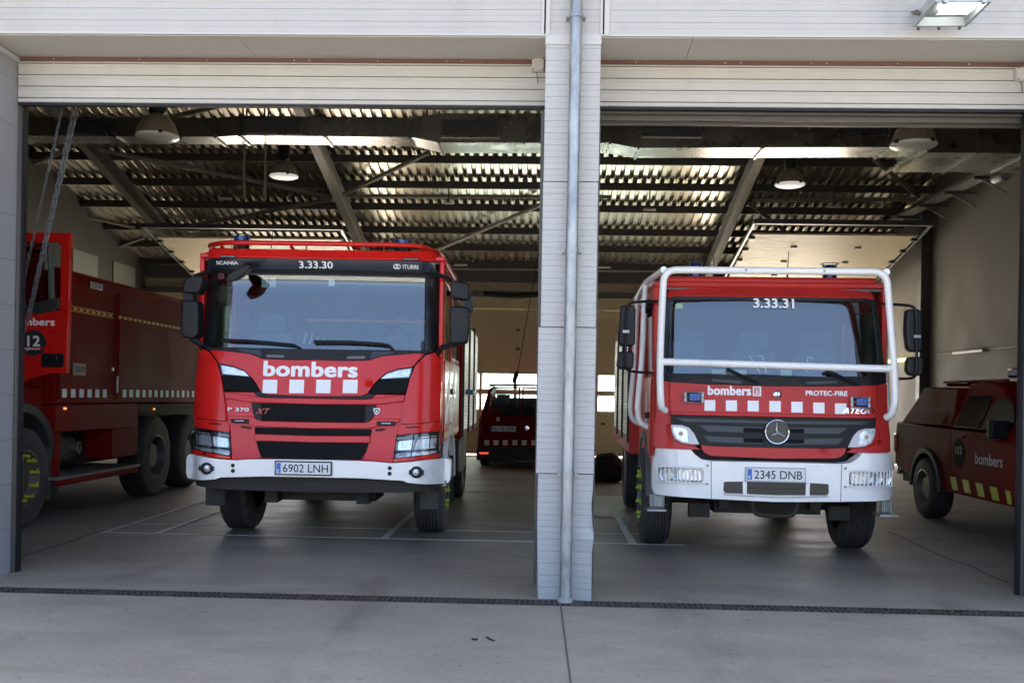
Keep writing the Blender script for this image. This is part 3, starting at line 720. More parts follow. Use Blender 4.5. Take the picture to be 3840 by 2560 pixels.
# tube lamps on the right wall
for y0, y1, px, py, m, lab in ((17.8, 19.1, 3631, 1318, fit, 'white tube lamp with conduit on the right wall above the pickup'), (21.0, 22.8, 3357, 1352, emit('yellow lit tube', (1, .86, .22), 1.3), 'lit yellow tube lamp on the right wall behind the older engine')):
    q = atX(px, py, 7.73); t = thing('wall_lamp', lab, 'lamp', (7.73, q.y, q.z), 0)
    h = (y1-y0)/2; b = MB(); b.tube([(0, -h, 0), (0, h, 0)], .035, 12); b.build('tube', m, t)
    b = MB(); b.tube([(.04, -2.2, .01), (.04, -h, .01)], .008, 6); b.tube([(.04, h, .01), (.04, 2.0, .01)], .008, 6); b.box(.03, .05, -h, h, -.03, .03); b.build('conduit', steel_g, t)
# hose along the rear lintel, wires
b = MB(); q0 = atY(*P('M', 430, 520), 17.3); q1 = atY(*P('M', 960, 530), 17.3)
b.tube([q0+(q1-q0)*k/8+Vector((0, 0, -.05*math.sin(PI*k/8))) for k in range(9)], .07, 10)
tag(b.build('hose_duct', black_p, None), 'dark sagging flexible hose along the rear wall above the closed door', 'hose')
b = MB(); q0 = atY(*P('M', 330, 425), 17.1); q1 = atY(*P('M', 1010, 395), 17.1)
b.tube([q0+(q1-q0)*k/10+Vector((0, 0, -.2*math.sin(PI*k/10))) for k in range(11)], .014, 6)
tag(b.build('cable', mat('grey cable', (.3,.29,.26), .6), None), 'thin grey cable sagging across the rear lintel', 'cable')
# board leaning at the right wall
q = atX(*P('F', 1500, 1375), 7.5)
b = MB(); b.box(-.02, .02, -.42, .42, 0, 1.66, Matrix.Rotation(.13, 4, 'Y')); 
tag(b.build('wooden_board', mat('brown wood board', (.17,.095,.03), .6, noise=.25, nscale=8, stretch=(1,1,.2)), None, .01, loc=(7.55, q.y, .0)), 'brown wooden board leaning on the right wall behind the older engine', 'board')
# black bag on the floor beyond the pillar
q = atZ(*P('L', 1568+700, 1568-1568+560), 0)
bag = atZ(2270, 1810, 0)
b = MB(); bmesh.ops.create_uvsphere(b.bm, u_segments=28, v_segments=16, radius=1)
for v in b.bm.verts:
    c = v.co; n_ = 1+.10*math.sin(5*c.x+2)*math.cos(4*c.z)+.06*math.sin(9*c.y+7*c.z)
    v.co = Vector((c.x*.34*n_*(1-.35*max(0, c.z)), c.y*.3*n_, max(-.0, .24+c.z*.27*n_)))
tag(b.build('bag', mat('black bag fabric', (.012,.012,.012), .7, noise=.2), None, smooth=80, loc=(bag.x+.05, bag.y+.3, 0)), 'black slumped bag on the floor just right of the pillar', 'bag')

# two dry twigs on the apron
twig_m = mat('dry twig bark', (.03,.025,.02), .9)
for pl, lab in (([(1770,2394),(1782,2396),(1790,2394)], 'short dark twig lying on the forecourt left of the joint'), ([(1824,2385),(1838,2395),(1855,2400)], 'thin curved twig on the forecourt close to the joint')):
    b = MB(); b.tube([atZ(*p, .006) for p in pl], [.004, .006, .003] if 'curved' in lab else [.007, .009, .006], 6); tag(b.build('twig', twig_m, None), lab, 'twig')
# ================================================================== vehicle helpers
class Rig:                                               # measures photo points in a vehicle's own frame
    def __init__(s, root):
        s.o = root; s.M = Matrix.Translation(root.location) @ Matrix.Rotation(root.rotation_euler.z, 4, 'Z'); s.I = s.M.inverted(); s.R3 = s.I.to_3x3()
    def onY(s, p, y):                                    # sight line meets local plane y
        c = s.I @ CAMP; d = s.R3 @ ray(*p); return c+d*((y-c.y)/d.y)
    def onX(s, p, x):
        c = s.I @ CAMP; d = s.R3 @ ray(*p); return c+d*((x-c.x)/d.x)
    def on(s, p, surf, off=0.0):
        y = 0.0
        for _ in range(8): q = s.onY(p, y); y = surf(q.x, q.z)+off
        return q
    def pts(s, v, lst, surf, off=0.0): return [(lambda q: (q.x, q.z))(s.on(P(v, *p), surf, off)) for p in lst]
def tess(bm, lo, hi, step=.12):
    k = lo[0]+step
    while k < hi[0]: bmesh.ops.bisect_plane(bm, geom=bm.verts[:]+bm.edges[:]+bm.faces[:], plane_co=(k,0,0), plane_no=(1,0,0)); k += step
    k = lo[1]+step
    while k < hi[1]: bmesh.ops.bisect_plane(bm, geom=bm.verts[:]+bm.edges[:]+bm.faces[:], plane_co=(0,0,k), plane_no=(0,0,1)); k += step
def panel(name, poly, surf, m, parent, off=0.0, thick=.02, r=0.0, step=.1, bevel=.004, smooth=50, flip=False, sub=None):
    """outline in (x, z) laid on the curved front, given thickness"""
    if flip: poly = [(-x, z) for x, z in poly]
    if r: poly = rnd(poly, r)
    bm = bmesh.new(); bm.faces.new([bm.verts.new((x, 0, z)) for x, z in poly])
    xs = [p[0] for p in poly]; zs = [p[1] for p in poly]
    tess(bm, (min(xs), min(zs)), (max(xs), max(zs)), step)
    bmesh.ops.triangulate(bm, faces=[f for f in bm.faces if len(f.verts) > 4])
    bmesh.ops.recalc_face_normals(bm, faces=bm.faces)
    if bm.faces and sum((f.normal.y for f in bm.faces)) > 0: bmesh.ops.reverse_faces(bm, faces=bm.faces)
    base = {v: v.co.copy() for v in bm.verts}
    ext = bmesh.ops.extrude_face_region(bm, geom=bm.faces[:])
    new = [g for g in ext['geom'] if isinstance(g, bmesh.types.BMVert)]
    for v in bm.verts: v.co.y = surf(v.co.x, v.co.z)+off+(0 if v in set(new) else 0)
    old = [v for v in bm.verts if v in base]
    for v in old: v.co.y += thick
    b = MB(); b.bm.free(); b.bm = bm
    return b.build(name, m, parent, bevel, smooth)
def both(name, poly, *a, **k): return [panel(name, poly, *a, **k), panel(name, poly, *a, flip=True, **k)]
def sym(half): return list(half)+[(-x, z) for x, z in reversed(half)]
def wheel(parent, x, y, r=.52, w=.3, side=1, rimc=None, nuts=None, dual=False, name='wheel', tread=7, rim_r=.30):
    """side +1: outer face towards +x"""
    t = bpy.data.objects.new(name, None); COL.objects.link(t); t.parent = parent; t.location = (x, y, r)
    b = MB(); s_ = side
    prof = [(rim_r, -w/2), (r*.80, -w/2-.005), (r*.94, -w/2+.01), (r*.985, -w/2+.035)]
    g = (w-.07)/tread
    for i in range(tread):
        a0 = -w/2+.035+i*g; prof += [(r, a0+.003), (r, a0+g-.014), (r-.014, a0+g-.012), (r-.014, a0+g-.002)]
    prof = prof[:-2]+[(r*.985, w/2-.035), (r*.94, w/2-.01), (r*.80, w/2+.005), (rim_r, w/2)]
    b.lathe(prof, (0,0,0), 'X', 64)
    if tread:
        c = b; n = 48
        for k in range(n):
            a = 2*PI*k/n
            for i in range(1, tread-1):
                a0 = -w/2+.035+i*g; aa = a+(i % 2)*PI/n
                M_ = Matrix.Rotation(aa, 4, 'X')
                c.box(a0+.004, a0+g-.018, -.009, .009, r-.012, r+.0035, M_)
    b.build('tyre', rubber, t, smooth=30)
    b = MB()
    b.lathe([(rim_r+.004, s_*w*.5), (rim_r-.015, s_*w*.52), (rim_r-.03, s_*w*.40), (rim_r*.72, s_*w*.18), (rim_r*.58, s_*w*.22), (rim_r*.56, s_*w*.34), (.0001, s_*w*.36)], (0,0,0), 'X', 36)
    b.build('rim', rimc or steel_g, t)
    if nuts:
        for k in range(10):
            a = 2*PI*k/10+.2; b = MB(); b.lathe([(.0001, s_*(w*.5+.03)), (.016, s_*(w*.5+.026)), (.02, s_*w*.3)], (0, math.cos(a)*rim_r*.78, math.sin(a)*rim_r*.78), 'X', 8)
            d_ = Vector((0, -math.sin(a), math.cos(a))); p = Vector((s_*(w*.5+.02), math.cos(a)*rim_r*.78, math.sin(a)*rim_r*.78)); b.beam(p-Vector((s_*.01,0,0)), p-Vector((s_*.01,0,0))+d_*.04, .010, .022)
            b.build('nut_indicator', nuts, t)
    return t
def honey(name, cell=.018, col=(.006,.006,.0065), hole=(.001,.0015,.0015)):
    if name in MATS: return MATS[name]
    m = mat(name, col, .6, spec=.12); n = m.node_tree.nodes; L = m.node_tree.links; b = n['Principled BSDF']
    tc = n.new('ShaderNodeTexCoord'); mp = n.new('ShaderNodeMapping'); mp.inputs['Rotation'].default_value = (PI/2, 0, 0); mp.inputs['Scale'].default_value = (1/cell*.25,)*3
    br = n.new('ShaderNodeTexBrick'); br.inputs['Color1'].default_value = (*hole, 1); br.inputs['Color2'].default_value = (*hole, 1); br.inputs['Mortar'].default_value = (*[c*3.2 for c in col], 1)
    br.inputs['Scale'].default_value = 5; br.inputs['Mortar Size'].default_value = .022; br.inputs['Brick Width'].default_value = .55; br.inputs['Row Height'].default_value = .30
    L.new(tc.outputs['Object'], mp.inputs[0]); L.new(mp.outputs[0], br.inputs[0]); L.new(br.outputs[0], b.inputs['Base Color']); return m
grille_m = honey('honeycomb grille')
under_m = mat('dusty dark plastic', (.022,.019,.013), .75, noise=.25, nscale=7)
seat_m = mat('dark seat cloth', (.10,.115,.14), .9)
dash_m = mat('grey dashboard', (.14,.15,.17), .7)
amber = mat('amber lens', (.5,.12,.01), .2)
lime = mat('lime plastic', (.42,.55,.03), .45)
blue_l = mat('blue beacon plastic', (.01,.05,.22), .12, coat=.5)
navy_l = mat('dark blue beacon plastic', (.008,.012,.09), .2, coat=.4)
reflector = mat('lamp reflector', (.74,.76,.78), .3, .65, noise=.35, nscale=16)
plate_w = mat('number plate white', (.74,.74,.72), .4)
plate_b = mat('number plate blue', (.02,.13,.5), .4)
ink = mat('plate ink', (.01,.01,.012), .5)
def plate(parent, cx, cz, y, body, border=black_p, surf=None, w_=.52, h_=.11, rear=False):
    p = box('number_plate', border, parent, cx-w_/2-.012, cx+w_/2+.012, y-.012, y, cz-h_/2-.012, cz+h_/2+.012, .003)
    box('plate_face', plate_w, p, cx-w_/2, cx+w_/2, y-.0155, y-.0125, cz-h_/2, cz+h_/2)
    box('plate_band', plate_b, p, cx-w_/2+.006, cx-w_/2+.046, y-.0175, y-.016, cz-h_/2+.006, cz+h_/2-.006)
    text('lettering', 'E', white_t, p, cx-w_/2+.016, cx-w_/2+.034, cz-.04, cz-.012, at=y-.018, off=-.001, bold=.01)
    text('lettering', body, ink, p, cx-w_/2+.068, cx+w_/2-.022, cz-.0385, cz+.0385, at=y-.0155, off=-.0016, bold=.012)
    return p
def seats(parent, xs, y, z0, z1):
    for x in xs:
        b = MB(); b.box(x-.24, x+.24, y, y+.13, z0, z1-.22); b.box(x-.15, x+.15, y+.01, y+.11, z1-.2, z1); b.box(x-.05, x+.05, y+.03, y+.07, z1-.24, z1-.18); b.build('seat', seat_m, parent, .04)
def steering(parent, x, y, z):
    b = MB(); M_ = Matrix.Translation((x, y, z)) @ Matrix.Rotation(math.radians(-55), 4, 'X')
    b.tube([M_ @ Vector((.22*math.cos(2*PI*k/28), .22*math.sin(2*PI*k/28), 0)) for k in range(28)], .016, 8, True)
    for a in (0, 2.6, .55): b.beam(M_ @ Vector((0,0,0)), M_ @ Vector((.22*math.cos(a), .22*math.sin(a), 0)), .04, .02)
    b.build('steering_wheel', black_p, parent)
def beacon(parent, x, y, z, r, h, m, base=black_p, guard=True):
    b = MB(); b.lathe([(r*.86, 0), (r, .012), (r, h*.52), (r*.975, h*.54), (r, h*.56), (r, h*.9), (r*.9, h), (.0001, h*1.01)], (x, y, z), 'Z', 28); t = b.build('beacon', m, parent)
    b = MB(); b.lathe([(.0001, -.08), (r*1.08, -.08), (r*1.05, 0), (r*.9, .008), (.0001, .008)], (x, y, z), 'Z', 28); b.build('beacon_base', base, t)
    if guard:
        b = MB()
        for k in range(4):
            a = k*PI/2+.6; c, s_ = math.cos(a)*r*1.3, math.sin(a)*r*1.3
            b.tube([(x+c, y+s_, z-.08), (x+c, y+s_, z+h*1.12)], .0045, 6)
        b.tube([(x+math.cos(2*PI*k/24)*r*1.3, y+math.sin(2*PI*k/24)*r*1.3, z+h*1.12) for k in range(24)], .0045, 6, True); b.build('guard', steel_d, t)
    return t
def wiper(parent, rig, pts, surf, off, m=black_p):
    q = [rig.on(P(v, x, y), surf, off) for v, x, y in pts]; b = MB()
    b.tube(q, [.012+.006*i/(len(q)-1) for i in range(len(q))], 8); return b.build('wiper', m, parent)
def mirror(parent, rig, outl, y, thick, m=black_p, name='mirror', r=.03, mirr_x=False):
    poly = [(lambda q: (-q.x if mirr_x else q.x, q.z))(rig.onY(P(*p), y)) for p in outl]
    b = MB(); b.prism(rnd(poly, r), 'Y', y, y+thick); return b.build(name, m, parent, .02, seg=3)
def cab_shell(parent, hx, y0, y1, z0, z1, m, belt, win, th=.05, roofr=.08, name='cab', mx=None, front_rake=None):
    """hollow cab: floor, roof, back wall, side walls with window openings. win = (ya, yb, za, zb)"""
    b = MB(); 
    b.box(-hx, hx, y0, y1, z1-.05, z1)                      # roof
    b.box(-hx, hx, y1-.05, y1, z0, z1-.05)                # back
    b.box(-hx, hx, y0, y1-.05, z0, z0+.05)
    ya, yb, za, zb = win
    for s_ in (-1, 1):
        xa, xb = sorted((s_*hx, s_*(hx-th)))
        b.box(xa, xb, y0, y1-.05, z0+.05, za); b.box(xa, xb, y0, y1-.05, zb, z1-.05)
        b.box(xa, xb, y0, ya, za, zb); b.box(xa, xb, yb, y1-.05, za, zb)
    c = b.build(name, m, parent, .012)
    l = MB(); l.box(-hx+th+.005, hx-th-.005, y1-.075, y1-.055, z0+.06, z1-.08); l.box(-hx+th+.005, hx-th-.005, y0+.02, y1-.08, z1-.075, z1-.055); l.build('cab_lining', mat('grey cab lining', (.13,.14,.15), .9), parent)
    return c

# ================================================================== newer fire engine (left bay)
sc = thing('fire_engine', 'newer bright red fire engine with dark visor and black mirrors standing in the left opening', 'fire engine', (-2.225, 2.05, 0), .022)
S = Rig(sc)
def sf(x, z):                                            # front surface: depth behind the bumper line
    if z < .90: y = .0
    elif z < 1.30: y = .02+(z-.90)*.10
    elif z < 1.86: y = .06+(z-1.30)*.14
    elif z < 2.62: y = .14+(z-1.86)*.18
    elif z < 2.78: y = .277-(z-2.62)*.45
    else: y = .205+(z-2.78)*.35
    a = min(abs(x), 1.24)
    return y+.07*(a/1.2)**2+(.0 if a < .95 else 1.9*(a-.95)**2)
def fl_(x, z): return 0.0
def sb(x, z): a = min(abs(x), 1.24); return .05*(a/1.2)**2+(0 if a < 1.0 else 5.0*(a-1.0)**2)
CX = 1078                                                # photo centre line in view C
def C_(lst, off=0.0, surf=sf): return S.pts('C', lst, surf, off)
def mid(poly, i0=0, i1=-1):                              # snap first/last points to the centre line and mirror
    poly = list(poly); poly[0] = (0.0, poly[0][1]); poly[-1] = (0.0, poly[-1][1])
    return poly[1:]+[(-x, z) for x, z in reversed(poly[1:])] if False else poly+[(-x, z) for x, z in reversed(poly[1:-1])]
# bumper
bp_ = mid(C_([(CX, 884), (800, 880), (610, 880), (460, 888), (330, 876), (200, 852), (130, 838), (108, 852), (100, 890), (98, 985), (110, 1026), (140, 1036), (330, 1038), (365, 1024), (700, 1016), (CX, 1022)], 0, sb))
panel('bumper', bp_, sb, white_p, sc, 0, .22, bevel=.02, step=.08)
panel('bumper_underside', mid(C_([(CX, 1020), (300, 1030), (150, 1036), (200, 1090), (420, 1120), (CX, 1140)], .06, sb)), sb, under_m, sc, .07, .5, bevel=.01)
# round holes and fog lamps in the bumper
for sx in (1, -1):
    for zz in (928, 971):
        q = S.on(P('C', 467, zz), sb); b = MB(); b.lathe([(.0001, -.003), (.017, -.003), (.02, .002)], (sx*q.x, sb(q.x, q.z)-.004, q.z), 'Y', 16); b.build('sensor_cap', black_p, sc)
    q = S.on(P('C', 262, 952), sb); yy = sb(q.x, q.z)
    b = MB(); b.lathe([(.0001, .002), (.055, .002), (.058, -.004), (.04, -.006)], (0,0,0), 'Y', 28)
    for v in b.bm.verts: v.co.x *= 1.05; v.co = v.co+Vector((sx*q.x, yy-.004, q.z))
    f = b.build('fog_lamp', black_p, sc)
    b = MB(); b.lathe([(.0001, -.022), (.025, -.018), (.033, -.006)], (sx*(q.x+.006), yy-.006, q.z), 'Y', 24); b.build('lamp_glass', reflector, f)
    b = MB()
    for s2 in (-1, 1): b.box(sx*q.x+s2*.062-.008, sx*q.x+s2*.062+.008, yy-.03, yy+.01, q.z-.022, q.z+.022)
    for dz in (-.012, .0, .012): b.box(sx*q.x-.06, sx*q.x+.06, yy-.034, yy-.031, q.z+dz-.0015, q.z+dz+.0015)
    b.build('lamp_guard', black_p, f)
q = S.on(P('C', 1022, 950), sb); plate(sc, q.x, q.z, sb(q.x, q.z)-.012, '6902 LNH')
qa = S.on(P('C', 940, 1002), sb); qb = S.on(P('C', 1098, 1015), sb); text('lettering', 'www.iturri.com', white_t, sc, qa.x, qb.x, qb.z, qa.z, at=-.03, off=0, bold=.02)
# red fronts
def redp(name, pts, off, th=.05, m=red_a, **k): return panel(name, mid(C_(pts, off)), sf, m, sc, off, th, **k)
redp('grille_surround', [(CX, 375), (740, 372), (620, 355), (398, 352), (408, 500), (415, 592), (442, 610), (452, 760), (458, 884), (655, 872), (CX, 880)], .02, .06)
up = [(CX, 103), (960, 104), (800, 100), (690, 92), (600, 56), (335, 26), (288, 28), (330, 85), (362, 130), (470, 150), (560, 186), (605, 230), (640, 270), (685, 350), (735, 372), (CX, 386)]
redp('bonnet_panel', up, -.012, .05, bevel=.012)
panel('bonnet_edge', mid(C_([(CX, 386), (735, 373), (685, 350), (628, 356), (650, 384), (720, 398), (CX, 404)], -.004)), sf, black_p, sc, -.004, .03)
# fold lines of the grille bars
for pts, o in (([(CX, 404), (700, 398), (400, 352), (404, 402), (600, 432), (CX, 450)], -.012), ([(CX, 590), (690, 580), (650, 568), (625, 545), (420, 540), (425, 566), (640, 622), (CX, 640)], -.014), ([(CX, 697), (640, 682), (634, 735), (CX, 748)], -.012)):
    panel('grille_bar', mid(C_(pts, o)), sf, red_a, sc, o, .04, bevel=.01)
for pts, o in (([(CX, 450), (612, 440), (625, 520), (650, 568), (690, 580), (CX, 592)], .004), ([(CX, 640), (636, 630), (640, 684), (CX, 698)], .006), ([(CX, 748), (650, 738), (664, 800), (690, 868), (CX, 884)], .004)):
    panel('grille', mid(C_(pts, o)), sf, grille_m, sc, o, .02, r=.01)
panel('grille_frame', C_([(612, 440), (690, 450), (690, 580), (650, 568), (625, 520)], -.004), sf, black_p, sc, -.004, .02); panel('grille_frame', C_([(612, 440), (690, 450), (690, 580), (650, 568), (625, 520)], -.004), sf, black_p, sc, -.004, .02, flip=True)
for f in (False, True):
    panel('corner_air_deflector', C_([(232, 14), (285, 42), (345, 122), (375, 222), (395, 350), (410, 480), (412, 582), (300, 570), (160, 548), (172, 400), (180, 240), (200, 70)]), sf, red_a, sc, -.02, .06, flip=f, bevel=.02, step=.06)
    panel('corner_lower_panel', C_([(160, 552), (412, 586), (440, 612), (438, 668), (168, 626)], .0), sf, red_a, sc, .0, .06, flip=f, bevel=.008, step=.06)
    panel('headlamp_rim', C_([(150, 800), (445, 856), (448, 880), (150, 836)], .0), sf, red_a, sc, .0, .1, flip=f, step=.06)
    hl = panel('headlamp', C_([(168, 628), (438, 668), (446, 858), (158, 808)], .02), sf, black_m, sc, .05, .05, flip=f, step=.06)
    for pts in ([(172, 662), (280, 678), (300, 770), (285, 790), (175, 765)], [(305, 690), (420, 705), (428, 790), (310, 780)], [(165, 778), (432, 815), (434, 850), (170, 800)]):
        panel('lamp_reflector', C_(pts, .0), sf, reflector, hl, .025, .02, flip=f, r=.02, step=.06)
    panel('lamp_glass', C_([(166, 632), (434, 672), (440, 852), (162, 805)], -.01), sf, glass_c, hl, -.006, .004, flip=f, step=.06)
    b = MB()
    for ln in ([(150, 672), (436, 712)], [(150, 762), (440, 800)], [(196, 640), (196, 800)], [(300, 660), (310, 830)], [(160, 640), (430, 680)], [(140, 625), (130, 740), (145, 805)]):
        q = [S.on(P('C', *p), sf, -.03) for p in ln]; b.tube([(-p.x if f else p.x, p.y, p.z) for p in q], .0055, 6)
    b.build('lamp_guard', black_p, hl)
    dl = panel('position_lamp', C_([(360, 134), (470, 154), (560, 190), (604, 234), (598, 240), (380, 218)], .0), sf, black_m, sc, .012, .03, flip=f)
    panel('lamp_reflector', C_([(374, 145), (470, 162), (555, 194), (592, 230), (388, 210)], .0), sf, reflector, dl, .004, .01, flip=f, step=.05); panel('lamp_glass', C_([(362, 137), (470, 156), (560, 192), (602, 236), (380, 218)], -.006), sf, glass_c, dl, -.006, .004, flip=f)
    panel('side_grille', C_([(380, 222), (604, 244), (640, 272), (676, 345), (640, 353), (400, 340)], .0), sf, grille_m, sc, .0, .03, flip=f)
    panel('step_slot', C_([(528, 618), (600, 628), (600, 643), (530, 634)], -.016), sf, black_p, sc, -.016, .01, flip=f)
    panel('vent_slot', C_([(275, 594), (372, 602), (368, 611), (278, 602)], -.012), sf, black_p, sc, -.012, .01, flip=f, step=.05)
    lb = panel('strobe_lamp', C_([(450, 563), (588, 566), (588, 598), (450, 594)], -.03), sf, black_p, sc, -.03, .02, flip=f)
    for k in range(6): panel('strobe_led', C_([(482+k*12, 574), (490+k*12, 574), (490+k*12, 584), (482+k*12, 584)], -.034), sf, white_t, lb, -.034, .006, flip=f)
def tx(body, v, x0, y0, x1, y1, m, surf, off, parent=sc, rig=S, **k):
    a = rig.on(P(v, x0, y0), surf, off); c = rig.on(P(v, x1, y1), surf, off); return text('lettering', body, m, parent, a.x, c.x, c.z, a.z, surf, off, **k)
q0 = S.on(P('C', 708, 108), sf, -.02); q1 = S.on(P('D', 294, 242), sf, -.02); zc0 = S.on(P('S', 1166, 1413), sf, -.02).z; zc1 = S.on(P('S', 1166, 1355), sf, -.02).z
text('lettering', 'bombers', white_t, sc, q0.x, q1.x, zc0, zc1, sf, -.016, bold=.06)
for vx in (('C', 707, 814), ('C', 915, 1024), ('C', 1124, 1232), ('D', 184, 294)):
    a = S.on((P(vx[0], vx[1], 0)[0], 1423), sf); c = S.on((P(vx[0], vx[2], 0)[0], 1474), sf); panel('white_square', [(a.x, c.z), (c.x, c.z), (c.x, a.z), (a.x, a.z)], sf, white_t, sc, -.0165, .003, bevel=0)
tx('P 370', 'C', 427, 474, 592, 506, white_t, sf, .002, bold=.04)
tx('XT', 'C', 645, 480, 760, 526, mat('orange outline lettering', (.5,.06,.03), .4), sf, -.008, bold=.03, shear=.4)
# badge: shield with a dark head inside
q = S.on(P('D', 444, 505), sf); b = MB(); b.prism(rnd([(q.x-.035, q.z+.03), (q.x+.035, q.z+.03), (q.x+.028, q.z-.012), (q.x, q.z-.036), (q.x-.028, q.z-.012)], .015), 'Y', sf(q.x, q.z)-.006, sf(q.x, q.z)+.02); e = b.build('emblem', white_t, sc, .002)
b = MB(); b.prism(rnd([(q.x-.022, q.z+.02), (q.x+.022, q.z+.02), (q.x+.018, q.z-.008), (q.x, q.z-.024), (q.x-.018, q.z-.008)], .01), 'Y', sf(q.x, q.z)-.008, sf(q.x, q.z)); b.build('emblem_field', ink, e)
b = MB(); b.prism(rnd([(q.x-.008, q.z+.012), (q.x+.01, q.z+.008), (q.x+.012, q.z-.006), (q.x-.004, q.z-.014), (q.x-.010, q.z-.002)], .004), 'Y', sf(q.x, q.z)-.0095, sf(q.x, q.z)-.0075); b.build('emblem_head', white_t, e)
# windscreen frame, glass, cowl, visor
def A_l(lst, off=0.0): return S.pts('A', lst, sf, off)
AX = (1166-650)*2.6133
cow = mid(A_l([(AX, 1195), (900, 1195), (600, 1180), (385, 1182), (300, 1165), (310, 1192), (350, 1206), (560, 1224), (740, 1252), (850, 1290), (AX, 1306)], -.01))
panel('scuttle', cow, sf, black_p, sc, -.006, .1, bevel=.012)
for k_, (pa) in enumerate(([(640, 1190), (855, 1200), (870, 1275), (760, 1245), (640, 1220)], [(910, 1250), (1085, 1256), (1085, 1284), (915, 1280)])):
    for f in (False, True): panel('scuttle_cover', A_l(pa, -.012), sf, (black_m, dash_m)[k_], sc, -.012, .02, flip=f)
for f in (False, True):
    panel('windscreen_pillar', A_l([(328, 415), (442, 418), (432, 560), (376, 1180), (300, 1172), (312, 900), (330, 560)], .03), sf, black_m, sc, .03, .08, flip=f, bevel=.015, step=.07)
panel('windscreen_header', mid(A_l([(AX, 415), (700, 415), (430, 418), (438, 448), (700, 452), (AX, 458)], .01)), sf, black_m, sc, .012, .06)
panel('windscreen', mid(A_l([(AX, 452), (700, 446), (436, 446), (378, 1184), (600, 1184), (AX, 1198)], .01)), sf, glass_w, sc, .02, .006, bevel=0, step=.09, smooth=60)
panel('sun_visor', mid(A_l([(AX, 318), (620, 305), (332, 314), (328, 420), (700, 418), (AX, 418)], -.03)), sf, mat('dark blue visor', (.012,.018,.03), .25, coat=.6), sc, -.02, .12, bevel=.012)
panel('roof_front', mid(A_l([(AX, 226), (700, 214), (360, 212), (344, 222), (334, 312), (620, 304), (AX, 318)], -.01)), sf, red_a, sc, -.01, .3, bevel=.03, step=.07)
for f in (False, True):
    panel('marker_lamp', A_l([(455, 278), (612, 280), (610, 300), (455, 298)], -.03), sf, black_p, sc, -.03, .02, flip=f); panel('marker_lens', A_l([(462, 283), (604, 285), (604, 297), (462, 295)], -.034), sf, mat('grey marker lens', (.25,.3,.36), .2), sc, -.034, .01, flip=f)
tx('SCANIA', 'A', 418, 337, 637, 372, white_t, sf, -.026, bold=.045)
a = S.on(P('A', 1228, 336), sf, -.03); c = S.on(P('B', 128, 410), sf, -.03); zt = S.on(P('S', 1183, 979), sf, -.03).z; zb = S.on(P('S', 1183, 1006), sf, -.03).z
text('lettering', '3.33.30', white_t, sc, a.x, c.x, zb, zt, sf, -.026, bold=.03)
a = S.on(P('B', 810, 372), sf, -.03); c = S.on(P('B', 965, 418), sf, -.03); text('lettering', 'ITURRI', white_t, sc, a.x, c.x, c.z, a.z, sf, -.026, bold=.02, shear=-.1)
q = S.on(P('B', 755, 390), sf, -.03); b = MB()
for dx in (-.012, .012):
    b.tube([(q.x+dx+.021*math.cos(t_*2*PI/20), sf(q.x, q.z)-.026, q.z+.021*math.sin(t_*2*PI/20)) for t_ in range(20)], .0045, 6, True)
b.build('emblem', white_t, sc)
# cab body behind
cab = cab_shell(sc, 1.215, .36, 2.75, 1.02, 2.86, red_a, 0, (.62, 1.45, 1.86, 2.62))
b = MB(); b.box(-1.18, 1.18, .40, 2.7, 2.84, 2.88); b.build('roof', red_a, sc, .06, seg=4)
b = MB(); b.box(-1.14, 1.14, .35, 2.75, .55, 1.02); b.build('chassis', under_m, sc, .02)
for s_ in (-1, 1):
    box('side_window', glass_d, sc, s_*1.2-.004, s_*1.2+.004, .62, 1.45, 1.86, 2.62)
    dr_ = box('door_panel', red_a, sc, min(s_*1.216, s_*1.226), max(s_*1.216, s_*1.226), .5, 1.5, 1.05, 1.84, .004)
    box('door_panel', red_a, sc, min(s_*1.216, s_*1.226), max(s_*1.216, s_*1.226), 1.52, 2.7, 1.05, 1.84, .004)
    box('side_window', glass_d, sc, min(s_*1.216, s_*1.222), max(s_*1.216, s_*1.222), 1.6, 2.6, 1.9, 2.6)
    b = MB(); b.box(s_*1.226-.02, s_*1.226+.02, 1.3, 1.45, 1.5, 1.56); b.build('door_handle', black_p, sc, .008)
    box('reflective_stripe', mat('gold reflective stripe', (.45,.24,.03), .3, .3), sc, min(s_*1.2265, s_*1.2285), max(s_*1.2265, s_*1.2285), .5, 2.7, 1.06, 1.12)
    b = MB(); b.prism([(.55, 1.2), (1.0, 1.75), (1.3, 1.75), (.85, 1.2)], 'X', s_*1.2262, s_*1.2276); b.prism([(1.3, 1.2), (1.7, 1.75), (2.0, 1.75), (1.6, 1.2)], 'X', s_*1.2262, s_*1.2276); b.build('reflective_panel', white_t, sc, smooth=0)
    # arch and white mudguard
    b = MB(); pr = [(math.cos(a_)*.70, math.sin(a_)*.66) for a_ in [PI*(.02+.96*k/16) for k in range(17)]]
    lo = [(1.45+c, .52+d) for c, d in pr]; li = [(1.45+c*.9, .52+d*.9) for c, d in pr]
    b.prism(lo+li[::-1], 'X', s_*.98, s_*1.235); b.build('mudguard', white_p, sc, .01)
    b = MB(); b.box(s_*1.02-.2, s_*1.02+.2, 2.0, 2.06, .25, .9); b.build('mud_flap', under_m, sc, .01)
    b = MB(); b.box(min(s_*1.0, s_*1.2), max(s_*1.0, s_*1.2), .30, .75, .56, 1.02); b.build('step_box', under_m, sc, .02)
    b = MB(); b.box(s_*1.08-.1, s_*1.08+.1, .55, .58, .34, .62); b.build('corner_flap', rubber, sc, .01)
